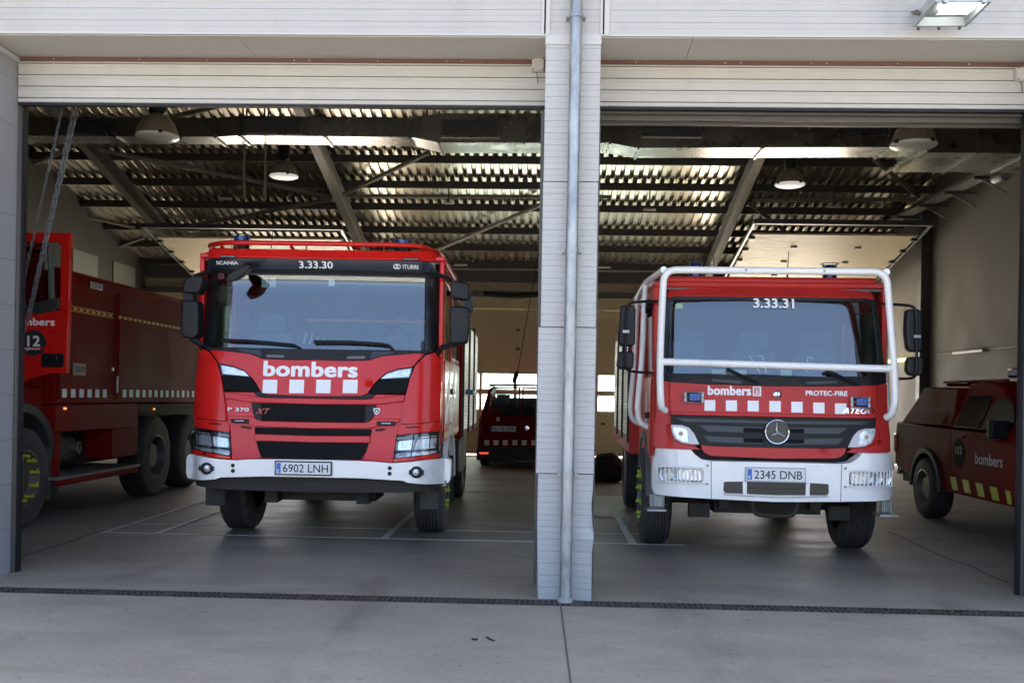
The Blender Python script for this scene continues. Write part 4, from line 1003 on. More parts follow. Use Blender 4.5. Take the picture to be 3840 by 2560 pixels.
# equipment body with roller shutters
b = MB(); b.box(-1.25, 1.25, 2.85, 6.9, .95, 2.55); body = b.build('equipment_body', red_c, sc, .02)
shut = mat('aluminium shutter', (.40,.40,.38), .4, .7)
for s_ in (-1, 1):
    for k in range(3):
        y0 = 2.95+k*1.3; b = MB(); pr = []
        z = 1.05
        while z < 2.4: pr += [(0, z), (.006, z+.02), (0, z+.04)]; z += .042
        b2 = [(s_*(1.252+p[0]), p[1]) for p in pr]
        vs = [[b.bm.verts.new((x, y, z)) for x, z in b2] for y in (y0+.04, y0+1.2)]
        for i in range(len(b2)-1): b.bm.faces.new((vs[0][i], vs[0][i+1], vs[1][i+1], vs[1][i]))
        b.build('roller_shutter', shut, body, smooth=0)
        b = MB(); xa, xb = sorted((s_*1.25, s_*1.275)); b.box(xa, xb, y0-.02, y0+.035, .98, 2.5); b.build('shutter_rail', black_p, body)
    box('lower_locker', under_m, sc, min(s_*1.0, s_*1.22), max(s_*1.0, s_*1.22), 2.9, 4.6, .5, .94, .02)
    box('hose_coupling', mat('blue coupling', (.03,.16,.35), .4), sc, min(s_*1.26, s_*1.36), max(s_*1.26, s_*1.36), 3.6, 3.75, 1.5, 1.57, .01)
b = MB()
for s_ in (-1, 1): b.beam((s_*.45, .3, .55), (s_*.45, 6.8, .62), .12, .28)
b.beam((-.9, 1.45, .52), (.9, 1.45, .52), .16, .16); b.beam((-.9, 5.2, .52), (.9, 5.2, .52), .18, .18); b.lathe([(.0001, -.24), (.2, -.22), (.26, 0), (.2, .22), (.0001, .24)], (0, 5.2, .52), 'Y', 20)
b.box(-.55, .55, .5, 1.1, .42, .60)
b.build('axle_frame', under_m, sc)
for s_ in (-1, 1):
    wheel(sc, s_*1.03, 1.45, .53, .31, s_, steel_d, lime); wheel(sc, s_*1.0, 5.2, .53, .32, s_, steel_d)
box('mud_flap', under_m, sc, -.62, -.2, 1.9, 1.93, .30, .6); 
# interior
b = MB(); b.box(-1.1, 1.1, .42, .75, 1.1, 1.86); b.box(-.35, .35, .5, .85, 1.5, 1.95); b.build('dashboard', dash_m, sc, .05)
seats(sc, (-.75, .75), 1.35, 1.3, 2.35); seats(sc, (-.8, -.27, .27, .8), 2.35, 1.3, 2.4); steering(sc, .62, .8, 2.02)
b = MB(); b.tube([(-.35, 1.3, 2.28), (1.1, 1.3, 2.28)], .018, 8); b.build('grab_rail', mat('orange rail', (.5,.16,.06), .5), sc)
box('card', plate_w, sc, .05, .11, .46, .465, 2.56, 2.63); 
b = MB()
for i in range(5): b.beam((-.2+i*.06, .5, 1.98), (-.2+i*.06+.02, .53, 2.1-.02*i), .006, .006)
b.build('pen', white_t, sc)
for v, x, y in (('A', 975, 545), ('A', 900, 550)): q = S.on(P(v, x, y), sf, .05); box('sticker', mat('pale sticker', (.35,.38,.35), .6), sc, q.x-.035, q.x+.03, q.y, q.y+.004, q.z-.045, q.z+.045)
q = S.on(P('A', 470, 485), sf, .03); box('sticker', mat('red sticker', (.4,.03,.03), .5), sc, q.x-.03, q.x+.03, q.y, q.y+.004, q.z-.03, q.z+.03)
# wipers
wiper(sc, S, [('A', 1250, 1195), ('A', 1180, 1158), ('A', 930, 1135), ('A', 690, 1118), ('A', 470, 1112)], sf, -.02); 
wiper(sc, S, [('B', 722, 1208), ('B', 680, 1165), ('B', 600, 1150), ('B', 320, 1132), ('B', -60, 1128)], sf, -.02)
# mirrors
for (v, up_, lo_, arm_t, arm_b) in (('A', [(285, 470), (282, 560), (245, 640), (215, 655), (85, 650), (90, 560), (120, 500), (180, 478)], [(75, 720), (230, 720), (243, 780), (240, 1060), (190, 1102), (85, 1080), (68, 1040)], [(210, 485), (375, 430)], [(170, 1090), (265, 1150), (290, 1200)]),
                                    ('B', [(1277, 525), (1330, 522), (1440, 548), (1466, 570), (1462, 725), (1335, 705), (1280, 700)], [(1272, 770), (1440, 785), (1467, 805), (1465, 1010), (1445, 1140), (1330, 1150), (1268, 1145)], [(1285, 525), (1120, 455)], [(1330, 1150), (1200, 1180), (1140, 1250)])):
    t = mirror(sc, S, [(v, *p) for p in up_], .12, .2, name='mirror', r=.04); mirror(sc, S, [(v, *p) for p in lo_], .12, .2, name='mirror', r=.04)
    b = MB(); q = [S.onY(P(v, *p), yy) for p, yy in zip(arm_t, (.2, .38))]; b.tube(q, .022, 8); b.build('mirror_arm', black_p, sc); b = MB(); q = [S.onY(P(v, *p), yy) for p, yy in zip(arm_b, (.2, .25, .34))]; b.tube(q, .028, 8); b.build('mirror_arm', black_p, sc); b = MB()
    xm = S.onY(P(v, *lo_[0]), .2); xc = (S.onY(P(v, *up_[4]), .2)+S.onY(P(v, *lo_[1]), .2))/2; b.box(xc.x-.05, xc.x+.05, .16, .28, xc.z-.08, xc.z+.08); b.build('mirror_arm', black_p, sc)
fm = mirror(sc, S, [('A', *p) for p in [(515, 510), (560, 450), (650, 395), (730, 370), (760, 378), (745, 410), (660, 490), (590, 525), (530, 530)]], -.02, .1, name='front_mirror', r=.05)
b = MB(); b.tube([S.onY(P('A', 700, 400), .06), S.onY(P('A', 720, 340), .30)], .018, 8); b.build('mirror_arm', black_p, sc)
# roof rail, beacons, aerials
rail = [S.onY(P('A', x, y), yy) for x, y, yy in ((340, 186, .62), (350, 172, .5), (470, 158, .30))]
rz = rail[-1].z
rl = [Vector((-1.14, 2.9, rz)), Vector((-1.16, .75, rz-.02)), rail[0], rail[2], Vector((rail[2].x+.25, .26, rz)), Vector((-rail[2].x-.25, .26, rz)), Vector((-rail[2].x, .30, rz)), Vector((1.15, .62, rz-.03)), Vector((1.14, 2.9, rz))]
b = MB(); b.tube(bez(rl), .024, 10)
b.build('roof_rail', red_a, sc)
for x, y in ((-1.0, .36), (-.3, .32), (.35, .32), (1.0, .36), (-1.13, 1.6), (1.13, 1.6)): b = MB(); b.beam((x, y, rz-.02), (x+.03, y+.1, 2.86), .03, .015); b.build('rail_post', red_a, sc)
b = MB()
for x in (-.83, -.14, .52, .62): b.tube([(x, .27, rz-.01), (x+.01, .24, rz-.05), (x-.01, .27, rz-.09)], .009, 6)
b.build('rail_clip', chrome, sc)
for v, x, y in (('A', 668, 150), ('B', 812, 190)): q = S.onY(P(v, x, y), .55); beacon(sc, q.x, .55, q.z, .075, .06, blue_l)
for v, x, y0, y1 in (('A', 960, 210, 40),): a = S.onY(P(v, x, y0), .5); c = S.onY(P(v, x+14, y1), .5); b = MB(); b.tube([a, a+(c-a)*.6, c], [.006, .005, .003], 6); b.build('aerial', black_p, sc)
# ================================================================== older fire engine with roll cage (right bay)
mc = thing('fire_engine', 'older faded red fire engine inside a white tubular roll cage in the right opening', 'fire engine', (2.111, 1.78, 0), -.025)
Q = Rig(mc)
def qf(x, z):
    if z < .99: y = .12
    elif z < 1.72: y = .12+.10*(z-.99)
    elif z < 2.47: y = .193+.19*(z-1.72)
    else: y = .335+(z-2.47)*.9
    a = min(abs(x), 1.2)
    return y+.06*(a/1.1)**2+(0 if a < .88 else 1.7*(a-.88)**2)
def qb(x, z): a = min(abs(x), 1.2); return .03*(a/1.1)**2+(0 if a < .85 else 2.6*(a-.85)**2)
def G_(lst, off=0.0, surf=qf): return Q.pts('G', lst, surf, off)
def E_(lst, off=0.0, surf=qf): return Q.pts('E', lst, surf, off)
GX, EX = 1474, 1720
panel('bumper', mid(G_([(GX, 745), (940, 735), (855, 722), (800, 680), (765, 640), (482, 628), (468, 690), (446, 705), (440, 850), (441, 970), (456, 1010), (700, 1038), (930, 1052), (GX, 1078)], 0, qb)), qb, white_p, mc, 0, .2, bevel=.018, step=.08)
panel('bumper_slot_shade', mid(G_([(GX, 912), (1240, 905), (1040, 908), (1036, 985), (1060, 1008), (1240, 1020), (GX, 1032)], 0, qb)), qb, black_m, mc, -.004, .01, r=.012, bevel=.002)  # black sheet painted for the shade inside the slot
tread = mat('aluminium tread plate', (.45,.46,.46), .4, .8, noise=.3, nscale=60)
panel('bumper_step', mid(G_([(GX, 1018), (1240, 1008), (1040, 1000), (1040, 1016), (1240, 1030), (GX, 1042)], 0, qb)), qb, tread, mc, -.012, .02)
panel('radiator', mid(G_([(GX, 925), (1240, 920), (1245, 960), (GX, 972)], 0, qb)), qb, mat('brown radiator fins', (.05,.042,.03), .6), mc, -.008, .008)
for f in (False, True):
    panel('bumper_strut', G_([(1197, 906), (1232, 908), (1232, 1022), (1197, 1018)], 0, qb), qb, white_p, mc, -.016, .03, flip=f)
    panel('bumper_joint', G_([(932, 735), (937, 735), (937, 1052), (932, 1052)], 0, qb), qb, joint_m, mc, -.002, .006, flip=f, bevel=0)
    hl = panel('headlamp', G_([(488, 785), (870, 803), (866, 900), (850, 912), (520, 888), (498, 865)], 0, qb), qb, black_m, mc, -.003, .02, flip=f, r=.03)
    panel('lamp_reflector', G_([(494, 790), (864, 808), (858, 900), (522, 882), (503, 860)], 0, qb), qb, reflector, hl, -.006, .004, flip=f, r=.03, step=.06)
    for cx in (545, 640, 725, 810):
        q = Q.on(P('G', cx, 846), qb); xx = -q.x if f else q.x; b = MB()
        b.lathe([(.0001, .012), (.03, .010), (.047, -.004), (.051, -.004)], (0,0,0), 'Y', 24)
        for v in b.bm.verts: v.co = v.co+Vector((xx, qb(q.x, q.z)-.010, q.z))
        b.build('lamp_reflector', reflector, hl)
    panel('lamp_glass', G_([(490, 788), (868, 806), (862, 902), (520, 884), (500, 862)], 0, qb), qb, glass_c, hl, -.020, .004, flip=f, r=.03)
    b = MB()
    for k in range(12):
        x0 = 476+k*34.5
        q0, q1 = Q.on(P('G', x0, 778+k*1.6), qb, -.04), Q.on(P('G', x0+4, 906+k*1.6), qb, -.04)
        b.tube([(-p.x if f else p.x, p.y, p.z) for p in (q0, q1)], .0055, 6)
    for yy in (776, 906):
        q0 = [Q.on(P('G', x, yy+(x-460)*.045), qb, -.04) for x in (462, 600, 740, 878)]; b.tube([(-p.x if f else p.x, p.y, p.z) for p in q0], .006, 6)
    b.build('lamp_guard', white_p, hl)
    b = MB()
    for x, y in ((904, 772), (900, 926)): q = Q.on(P('G', x, y), qb); b.lathe([(.0001, -.012), (.012, -.01), (.013, .004)], ((-q.x if f else q.x), qb(q.x, q.z), q.z), 'Y', 10)
    b.build('bolt', galv, mc)
    # step lamp bracket hanging below the bumper end
    t_ = panel('hanging_lamp', G_([(424, 1020), (545, 1028), (545, 1130), (424, 1122)], 0, qb), qb, mat('pale lamp box', (.50,.51,.47), .5), mc, .05, .1, flip=f, bevel=.01)
    b = MB()
    for x in (440, 528):
        q0, q1 = Q.on(P('G', x, 1022), qb, .03), Q.on(P('G', x, 1126), qb, .03); b.tube([(-p.x if f else p.x, p.y, p.z) for p in (q0, q1)], .006, 6)
    q0 = Q.on(P('G', 430, 1135), qb, .0); q1 = Q.on(P('G', 552, 1145), qb, .0); xa, xb = sorted(((-q0.x if f else q0.x), (-q1.x if f else q1.x))); b.box(xa-.05, xb, .02, .26, q1.z-.008, q1.z+.008)
    b.build('lamp_bracket', galv, t_)
    # turn lamps
    tl = panel('turn_lamp', G_([(597, 430), (690, 434), (748, 455), (790, 502), (834, 594), (760, 592), (685, 580), (632, 548), (606, 495)]), qf, mat('white lamp body', (.6,.6,.6), .4), mc, .0, .03, flip=f)
    panel('lamp_reflector', G_([(610, 445), (690, 450), (735, 470), (745, 580), (690, 572), (645, 545), (618, 495)]), qf, reflector, tl, -.004, .01, flip=f, step=.05)
    q = Q.on(P('G', 680, 505), qf); b = MB(); b.lathe([(.0001, -.012), (.016, -.01), (.022, 0)], ((-q.x if f else q.x), qf(q.x, q.z)-.004, q.z), 'Y', 16); b.build('bulb', mat('pale amber bulb', (.5,.32,.2), .2), tl)
    panel('corner_panel', G_([(478, 60), (578, 68), (590, 345), (594, 426), (562, 424), (556, 470), (572, 525), (612, 572), (680, 598), (800, 612), (848, 636), (760, 640), (480, 628), (442, 612), (446, 470), (470, 335)]), qf, red_b, mc, .004, .06, flip=f, bevel=.015, step=.06)
    panel('lamp_recess', G_([(594, 426), (562, 424), (556, 470), (572, 525), (612, 572), (680, 598), (800, 612), (832, 598), (760, 594), (684, 582), (630, 550), (604, 497)]), qf, red_b, mc, .035, .03, flip=f, step=.06)
for sdx, sdy in ((0, 0), (1398, 41)):
    sg = lambda pts: G_([(x+sdx, y+sdy) for x, y in pts])
    sl = panel('strobe_lamp', sg([(735, 162), (866, 168), (866, 236), (735, 230)]), qf, black_p, mc, -.03, .04)
    for k in range(3):
        for j in range(2): panel('strobe_lens', sg([(750+k*30, 168+j*30), (778+k*30, 169+j*30), (778+k*30, 197+j*30), (750+k*30, 196+j*30)]), qf, mat('bright blue lens', (.03,.12,.5), .15), sl, -.036, .008, bevel=.003)
    b = MB()
    for yy in (156, 198, 240): a = Q.on(P('G', 713+sdx, yy+sdy), qf, -.05); c = Q.on(P('G', 876+sdx, yy+5+sdy), qf, -.05); b.tube([a, c], .005, 6)
    for xx in (718, 862): a = Q.on(P('G', xx+sdx, 153+sdy), qf, -.045); c = Q.on(P('G', xx+sdx, 243+sdy), qf, -.045); b.beam(a, c, .02, .006, (0,1,0))
    b.build('lamp_guard', galv, sl)
q = Q.on(P('S', 2907, 1779), qb); a = Q.on(P('G', 1232, 800), qb); plate(mc, q.x, q.z, -.008, '2345 DNB', border=mat('grey plate holder', (.45,.46,.46), .4))
panel('valance', mid(G_([(GX, 625), (1000, 612), (852, 603), (858, 640), (890, 672), (935, 690), (GX, 714)])), qf, red_b, mc, .0, .04, bevel=.01)
panel('grille', mid(G_([(GX, 368), (592, 348), (594, 426), (690, 434), (748, 455), (790, 502), (836, 597), (852, 603), (GX, 627)])), qf, mat('grey black grille plastic', (.016,.016,.015), .55, spec=.25), mc, .008, .04, bevel=.006)
for f in (False, True):
    for pts in ([(835, 432), (1370, 452), (1370, 500), (900, 486)], [(870, 522), (1370, 545), (1370, 592), (920, 574)], [(640, 372), (1440, 398), (1440, 420), (700, 405)]):
        panel('grille_slat', G_(pts), qf, black_m, mc, .004, .02, flip=f, r=.008, bevel=.004)
    for y0 in (455, 540): panel('grille_mesh', G_([(1205, y0), (1375, y0+6), (1375, y0+44), (1205, y0+38)]), qf, grille_m, mc, .001, .012, flip=f)
panel('front_panel', mid(G_([(GX, 108), (900, 90), (582, 70), (592, 347), (GX, 366)])), qf, red_b, mc, -.002, .04, bevel=.008)
panel('bonnet_lip', mid(G_([(GX, 338), (592, 318), (592, 347), (GX, 366)])), qf, red_b, mc, -.014, .03, bevel=.008)
panel('engine_bay', mid(G_([(GX, 700), (850, 630), (770, 645), (850, 740), (GX, 760)])), qf, black_p, mc, .12, .1)
def qtx(body, v0, v1, m, off=-.004, surf=qf, **k):
    a = Q.on(P(*v0), surf, off); c = Q.on(P(*v1), surf, off); return text('lettering', body, m, mc, a.x, c.x, c.z, a.z, surf, off, **k)
qtx('bombers', ('G', 905, 100), ('G', 1270, 186), white_t, bold=.07)
# shield with vertical bars
a = Q.on(P('G', 1283, 108), qf); c = Q.on(P('G', 1353, 190), qf); e = panel('emblem', [(a.x, c.z), (c.x, c.z), (c.x, a.z), (a.x, a.z)], qf, white_t, mc, -.005, .003, bevel=0)
w_ = c.x-a.x
for k in range(4): b = MB(); x = a.x+w_*(.24+k*.145); b.tube([(x+(.006 if k > 1 else -.006)*math.sin(PI*j/6), qf(x, c.z)-.006, c.z+(a.z-c.z)*(.1+.8*j/6)) for j in range(7)], .0028, 5); b.build('emblem_bar', red_b, e)
qtx('PROTEC-FIRE', ('H', 383, 142), ('H', 735, 190), white_t, bold=.06)
for v, x0, x1, y0, y1 in (('G', 877, 968, 221, 313), ('G', 1057, 1150, 224, 315), ('G', 1240, 1333, 227, 318), ('H', 78, 174, 230, 322), ('H', 262, 358, 236, 328), ('H', 446, 541, 243, 334), ('H', 629, 725, 250, 340)):
    a = Q.on(P(v, x0, y0), qf); c = Q.on(P(v, x1, y1), qf); panel('white_square', [(a.x, c.z), (c.x, c.z), (c.x, a.z), (a.x, a.z)], qf, white_t, mc, -.0045, .003, bevel=0)
qtx('ATEGO', ('H', 690, 286), ('H', 965, 340), chrome, off=-.008, bold=.03, shear=.35)
q = Q.on(P('H', 145, 178), qf); b = MB(); b.lathe([(.0001, -.012), (.03, -.011), (.038, -.004), (.038, 0)], (q.x, qf(q.x, q.z)-.002, q.z), 'Y', 24); e = b.build('badge', chrome, mc); b = MB()
for k in range(3): an = PI/2+k*2*PI/3; b.beam((q.x, qf(q.x, q.z)-.016, q.z), (q.x+.026*math.cos(an), qf(q.x, q.z)-.016, q.z+.026*math.sin(an)), .005, .004, (0,1,0))
b.build('badge_star', steel_g, e)
# round star emblem on the grille
q = Q.on(P('H', 141, 490), qf); R0 = .108; y_ = qf(q.x, q.z)-.018
b = MB(); b.lathe([(.0001, .01), (R0+.008, .01), (R0+.01, .03)], (q.x, y_, q.z), 'Y', 40); e = b.build('emblem', black_m, mc)
b = MB(); b.tube([(q.x+R0*math.cos(2*PI*k/48), y_, q.z+R0*math.sin(2*PI*k/48)) for k in range(48)], .0075, 8, True); b.build('emblem_ring', chrome, e)
b = MB()
for k in range(3):
    an = PI/2+k*2*PI/3; d_ = Vector((math.cos(an), 0, math.sin(an))); n_ = Vector((-math.sin(an), 0, math.cos(an))); o_ = Vector((q.x, y_, q.z))
    v = [b.bm.verts.new(p) for p in (o_+d_*R0, o_+n_*.016-d_*.004, o_-n_*.016-d_*.004, o_+Vector((0,-.014,0)), o_+Vector((0,.006,0)))]
    for f3 in ((0,1,3),(0,3,2),(0,4,1),(0,2,4)): b.bm.faces.new([v[i] for i in f3])
b.build('emblem_star', chrome, e, smooth=0)
# black scuttle, pillars, glass, roof
panel('scuttle', mid(E_([(EX, 1200), (1200, 1192), (700, 1172), (640, 1150), (600, 1120), (562, 1232), (700, 1262), (EX, 1300)])), qf, black_p, mc, -.004, .08, bevel=.01)
for f in (False, True):
    panel('windscreen_pillar', E_([(655, 405), (735, 425), (690, 470), (640, 1160), (560, 1235), (600, 900), (635, 500)]), qf, mat('dark green black pillar', (.012,.017,.015), .3), mc, .008, .07, flip=f, bevel=.012, step=.07)
    panel('scuttle_grip', E_([(1075, 1225), (1400, 1245), (1380, 1278), (1090, 1255)]), qf, black_m, mc, -.014, .02, flip=f, r=.015)
panel('windscreen_header', mid(E_([(EX, 428), (735, 420), (690, 450), (690, 475), (760, 452), (EX, 458)])), qf, black_m, mc, .006, .05)
panel('windscreen', mid(E_([(EX, 432), (740, 428), (684, 470), (642, 1160), (700, 1180), (EX, 1204)])), qf, glass_w, mc, .014, .006, bevel=0, step=.09, smooth=60)
panel('roof_front', mid(E_([(EX, 296), (1000, 292), (770, 302), (690, 334), (660, 400), (672, 440), (730, 420), (EX, 430)])), qf, red_b, mc, -.002, .3, bevel=.03, step=.07)
tq0 = Q.on(P('E', 1500, 440), qf, .004); tq1 = Q.on(P('F', 335, 540), qf, .004); z0 = Q.on(P('S', 2905, 1155), qf).z; z1 = Q.on(P('S', 2905, 1119), qf).z
text('lettering', '3.33.31', white_t, mc, tq0.x, tq1.x, z0, z1, qf, -.001, bold=.045)
a = Q.on(P('E', 742, 490), qf, .02); c = Q.on(P('E', 812, 538), qf, .02); box('sticker', mat('yellow sticker', (.65,.6,.02), .5), mc, a.x, c.x, a.y+.01, a.y+.013, c.z, a.z)
cab = cab_shell(mc, 1.1, .42, 2.2, .85, 2.62, red_b, 0, (.62, 1.5, 1.72, 2.4))
b = MB(); b.box(-1.02, 1.02, .46, 2.2, 2.6, 2.68); b.build('roof', red_b, mc, .05, seg=4)
for s_ in (-1, 1):
    xs2 = lambda a_, c_: sorted((s_*a_, s_*c_))
    box('side_window', glass_d, mc, *xs2(1.088, 1.094), .62, 1.5, 1.72, 2.4)
    box('door_panel', red_b, mc, *xs2(1.101, 1.112), .5, 1.6, .95, 1.70, .004)
    b = MB(); b.prism([(.5, 2.36), (.62, 2.4), (.78, 2.3), (1.5, 2.44), (1.5, 2.48), (.6, 2.46)], 'X', *xs2(1.1, 1.16)); b.build('wind_deflector', black_p, mc, .005)
    box('reflective_panel', white_t, mc, *xs2(1.1121, 1.1135), .95, 1.1, 1.2, 1.55)
    b = MB(); b.box(*xs2(1.112, 1.15), .62, .68, 1.3, 1.36); b.build('door_handle', black_p, mc, .005)
    pr = [(1.25+math.cos(PI*(.02+.96*k/16))*.68, .5+math.sin(PI*(.02+.96*k/16))*.66) for k in range(17)]; pi_ = [(1.25+(y-1.25)*.9, .5+(z-.5)*.9) for y, z in pr]
    b = MB(); b.prism(pr+pi_[::-1], 'X', *xs2(.86, 1.13)); b.build('mudguard', mat('grey mudguard', (.10,.105,.11), .5), mc, .01)
    b = MB(); b.box(*xs2(.8, 1.08), 1.95, 2.0, .3, .85); b.build('mud_flap', under_m, mc)
    wheel(mc, s_*1.0, 1.25, .5, .29, s_, steel_d, lime); wheel(mc, s_*.98, 4.7, .5, .3, s_, steel_d)
    b = MB(); b.box(*xs2(.55, .75), .3, .4, .38, .52); b.build('spring_bracket', under_m, mc, .01)
b = MB(); b.box(-1.2, 1.2, 2.35, 6.6, .85, 2.5); body = b.build('equipment_body', red_b, mc, .02)
for s_ in (-1, 1):
    for k in range(3):
        y0 = 2.45+k*1.35; b = MB(); pr = []; z = 1.05
        while z < 2.35: pr += [(0, z), (.006, z+.02), (0, z+.04)]; z += .042
        b2 = [(s_*(1.202+p[0]), p[1]) for p in pr]; vs = [[b.bm.verts.new((x, y, z)) for x, z in b2] for y in (y0+.04, y0+1.25)]
        for i in range(len(b2)-1): b.bm.faces.new((vs[0][i], vs[0][i+1], vs[1][i+1], vs[1][i]))
        b.build('roller_shutter', shut, body, smooth=0)
        b = MB(); b.box(*sorted((s_*1.2, s_*1.225)), y0-.02, y0+.035, .98, 2.45); b.build('shutter_rail', black_p, body)
b = MB(); b.box(-1.15, -.55, 2.5, 4.0, 2.5, 2.72); b.box(-1.1, -.6, 4.1, 5.6, 2.5, 2.68); b.build('roof_locker', white_p, body, .02)
b = MB()
for s_ in (-1, 1): b.beam((s_*.42, .25, .6), (s_*.42, 6.5, .62), .1, .25)
b.beam((-.85, 1.25, .5), (.85, 1.25, .5), .15, .15); b.beam((-.85, 4.7, .5), (.85, 4.7, .5), .17, .17); b.lathe([(.0001, -.22), (.19, -.2), (.24, 0), (.19, .2), (.0001, .22)], (0, 4.7, .5), 'Y', 20); b.box(-.5, .5, .4, 1.0, .42, .66); b.box(-1.0, 1.0, .4, 2.1, .62, .86)
b.build('axle_frame', under_m, mc)
b = MB(); q = [Q.onY(P('G', x, y), .05) for x, y in ((1275, 1070), (1285, 1150), (1320, 1190), (1474, 1196))]; b.tube(bez(q+[Vector((-p.x, p.y, p.z)) for p in q[::-1][1:]]), .018, 8); b.build('tow_bar', under_m, mc)
# interior
b = MB(); b.box(-1.0, 1.0, .36, .6, 1.0, 1.70); b.build('dashboard', dash_m, mc, .04)
seats(mc, (-.65, .0, .65), 1.3, 1.2, 2.22); steering(mc, .5, .78, 1.86)
pap = mat('papers', (.55,.52,.4), .7)
b = MB(); b.box(-.55, -.22, .36, .5, 1.71, 1.78); b.box(.1, .2, .36, .4, 1.71, 1.80); b.build('papers', pap, mc)
b = MB(); b.box(-.9, -.5, 1.2, 1.24, 1.75, 2.1); b.build('equipment_rack', seat_m, mc, .02)
b = MB(); b.tube([(.9, 1.2, 1.7), (.9, 1.2, 2.3)], .02, 8); b.build('grab_rail', mat('red rail', (.4,.05,.05), .5), mc)
b = MB(); b.tube([(-.18+.1, .45, 1.76), (-.18, .45, 1.92), (-.06, .45, 1.92), (-.02, .45, 1.76)], .007, 6); b.tube([(.36, .45, 1.78), (.37, .45, 1.92), (.42, .45, 1.9)], .007, 6); b.build('clip_frame', white_t, mc)
wiper(mc, Q, [('E', 1560, 1272), ('E', 1440, 1222), ('E', 1330, 1172), ('E', 1240, 1130)], qf, -.03); wiper(mc, Q, [('F', 965, 1288), ('F', 860, 1240), ('F', 740, 1185), ('F', 640, 1155)], qf, -.03)
# roll cage
cage = white_p; TR = .033
def cg(pts): return [Q.onY(P(v, x, y), yy) for v, x, y, yy in pts]
YF = -.06
fr_ = cg([('G', 545, 310, .05), ('G', 515, 285, -.02), ('E', 592, 1430, YF), ('E', 587, 1060, YF), ('E', 602, 650, YF), ('E', 626, 160, YF), ('F', 1240, 182, YF), ('F', 1278, 650, YF), ('F', 1318, 1140, YF), ('F', 1325, 1420, YF), ('H', 1130, 260, YF), ('H', 1110, 345, -.02), ('H', 1062, 368, .05)])
b = MB(); b.tube(bez(fr_), TR, 14)
b.build('cage_hoop', cage, mc)
b = MB(); b.tube(cg([('E', 590, 1060, YF), ('F', 1316, 1132, YF)]), TR, 14); b.build('cage_bar', cage, mc)
tl_, tr_ = fr_[5], fr_[6]; zc = tl_.z
xr = 1.16
for s_, c0 in ((-1, tl_), (1, tr_)):
    b = MB(); b.tube([c0, Vector((s_*xr, .75, zc-.03)), Vector((s_*xr, 1.95, zc-.06))], TR*.95, 12); b.build('cage_rail', cage, mc)
for yy in (.75, 1.95):
    b = MB(); b.tube([(-xr, yy, zc-.04), (xr, yy, zc-.04)], TR*.9, 12); b.build('cage_bar', cage, mc)
    for s_ in (-1, 1):
        b = MB(); b.tube(bez([Vector((s_*xr, yy, zc-.04)), Vector((s_*(xr+.02), yy, 1.9)), Vector((s_*(xr+.06), yy, 1.35)), Vector((s_*(xr+.02), yy, 1.24)), Vector((s_*1.06, yy, 1.2))]), TR*.95, 12); b.build('cage_post', cage, mc)
b = MB(); q = tl_.lerp(tr_, .35)
for f_ in (.37, .72): p = tl_.lerp(tr_, f_); b.lathe([(.0001, -TR-.006), (.012, -TR-.005), (.013, -TR+.004)], p, 'Y', 10)
b.build('bolt', galv, mc)
# mirrors on tube arms
for v, big, small, arm in (('E', [(200, 520), (225, 505), (330, 505), (352, 540), (345, 880), (320, 912), (205, 908), (182, 880)], [(185, 955), (320, 955), (336, 980), (330, 1120), (300, 1140), (180, 1130), (163, 1100)], [(575, 470, .3), (400, 472, .1), (300, 482, .0), (268, 520, -.03), (254, 800, -.03), (244, 1090, -.03), (268, 1145, 0), (330, 1160, .1), (520, 1172, .2)]),
                           ('F', [(1440, 545), (1560, 545), (1592, 570), (1604, 940), (1580, 966), (1480, 962), (1448, 930), (1428, 760)], [(1450, 1012), (1590, 1012), (1612, 1035), (1605, 1185), (1570, 1200), (1470, 1195), (1440, 1150)], [(1190, 492, .3), (1400, 505, .1), (1490, 515, .0), (1535, 560, -.03), (1537, 850, -.03), (1537, 1170, -.03), (1510, 1215, 0), (1450, 1228, .1), (1350, 1228, .2)])):
    mirror(mc, Q, [(v, *p) for p in big], .0, .1, r=.04); mirror(mc, Q, [(v, *p) for p in small], .0, .1, r=.04)
    b = MB(); b.tube(bez([Q.onY(P(v, x, y), yy) for x, y, yy in arm]), .013, 8); b.build('mirror_arm', black_p, mc)
    p = Q.onY(P(v, *(arm[4][:2])), -.035); b = MB(); b.box(p.x-.03, p.x+.03, -.05, 0, p.z+.02, p.z+.045); b.build('mirror_clamp', galv, mc)
for v, x, y0, y1 in (('E', 937, 285, 108), ('F', 680, 305, 125)):
    a = Q.onY(P(v, x, y0), .75); c = Q.onY(P(v, x, y1), .75); t_ = beacon(mc, a.x, .75, a.z, .065, c.z-a.z, navy_l, mat('orange ring', (.45,.09,.02), .4))
for v, x0, y0, x1, y1 in (('E', 1125, 280, 1112, 20), ('F', 265, 270, 280, -20)):
    a = Q.onY(P(v, x0, y0), .8); c = Q.onY(P(v, x1, y1), .8); b = MB(); b.tube([a, a+(c-a)*.3, c], [.012, .006, .003], 6); b.build('aerial', black_p, mc)
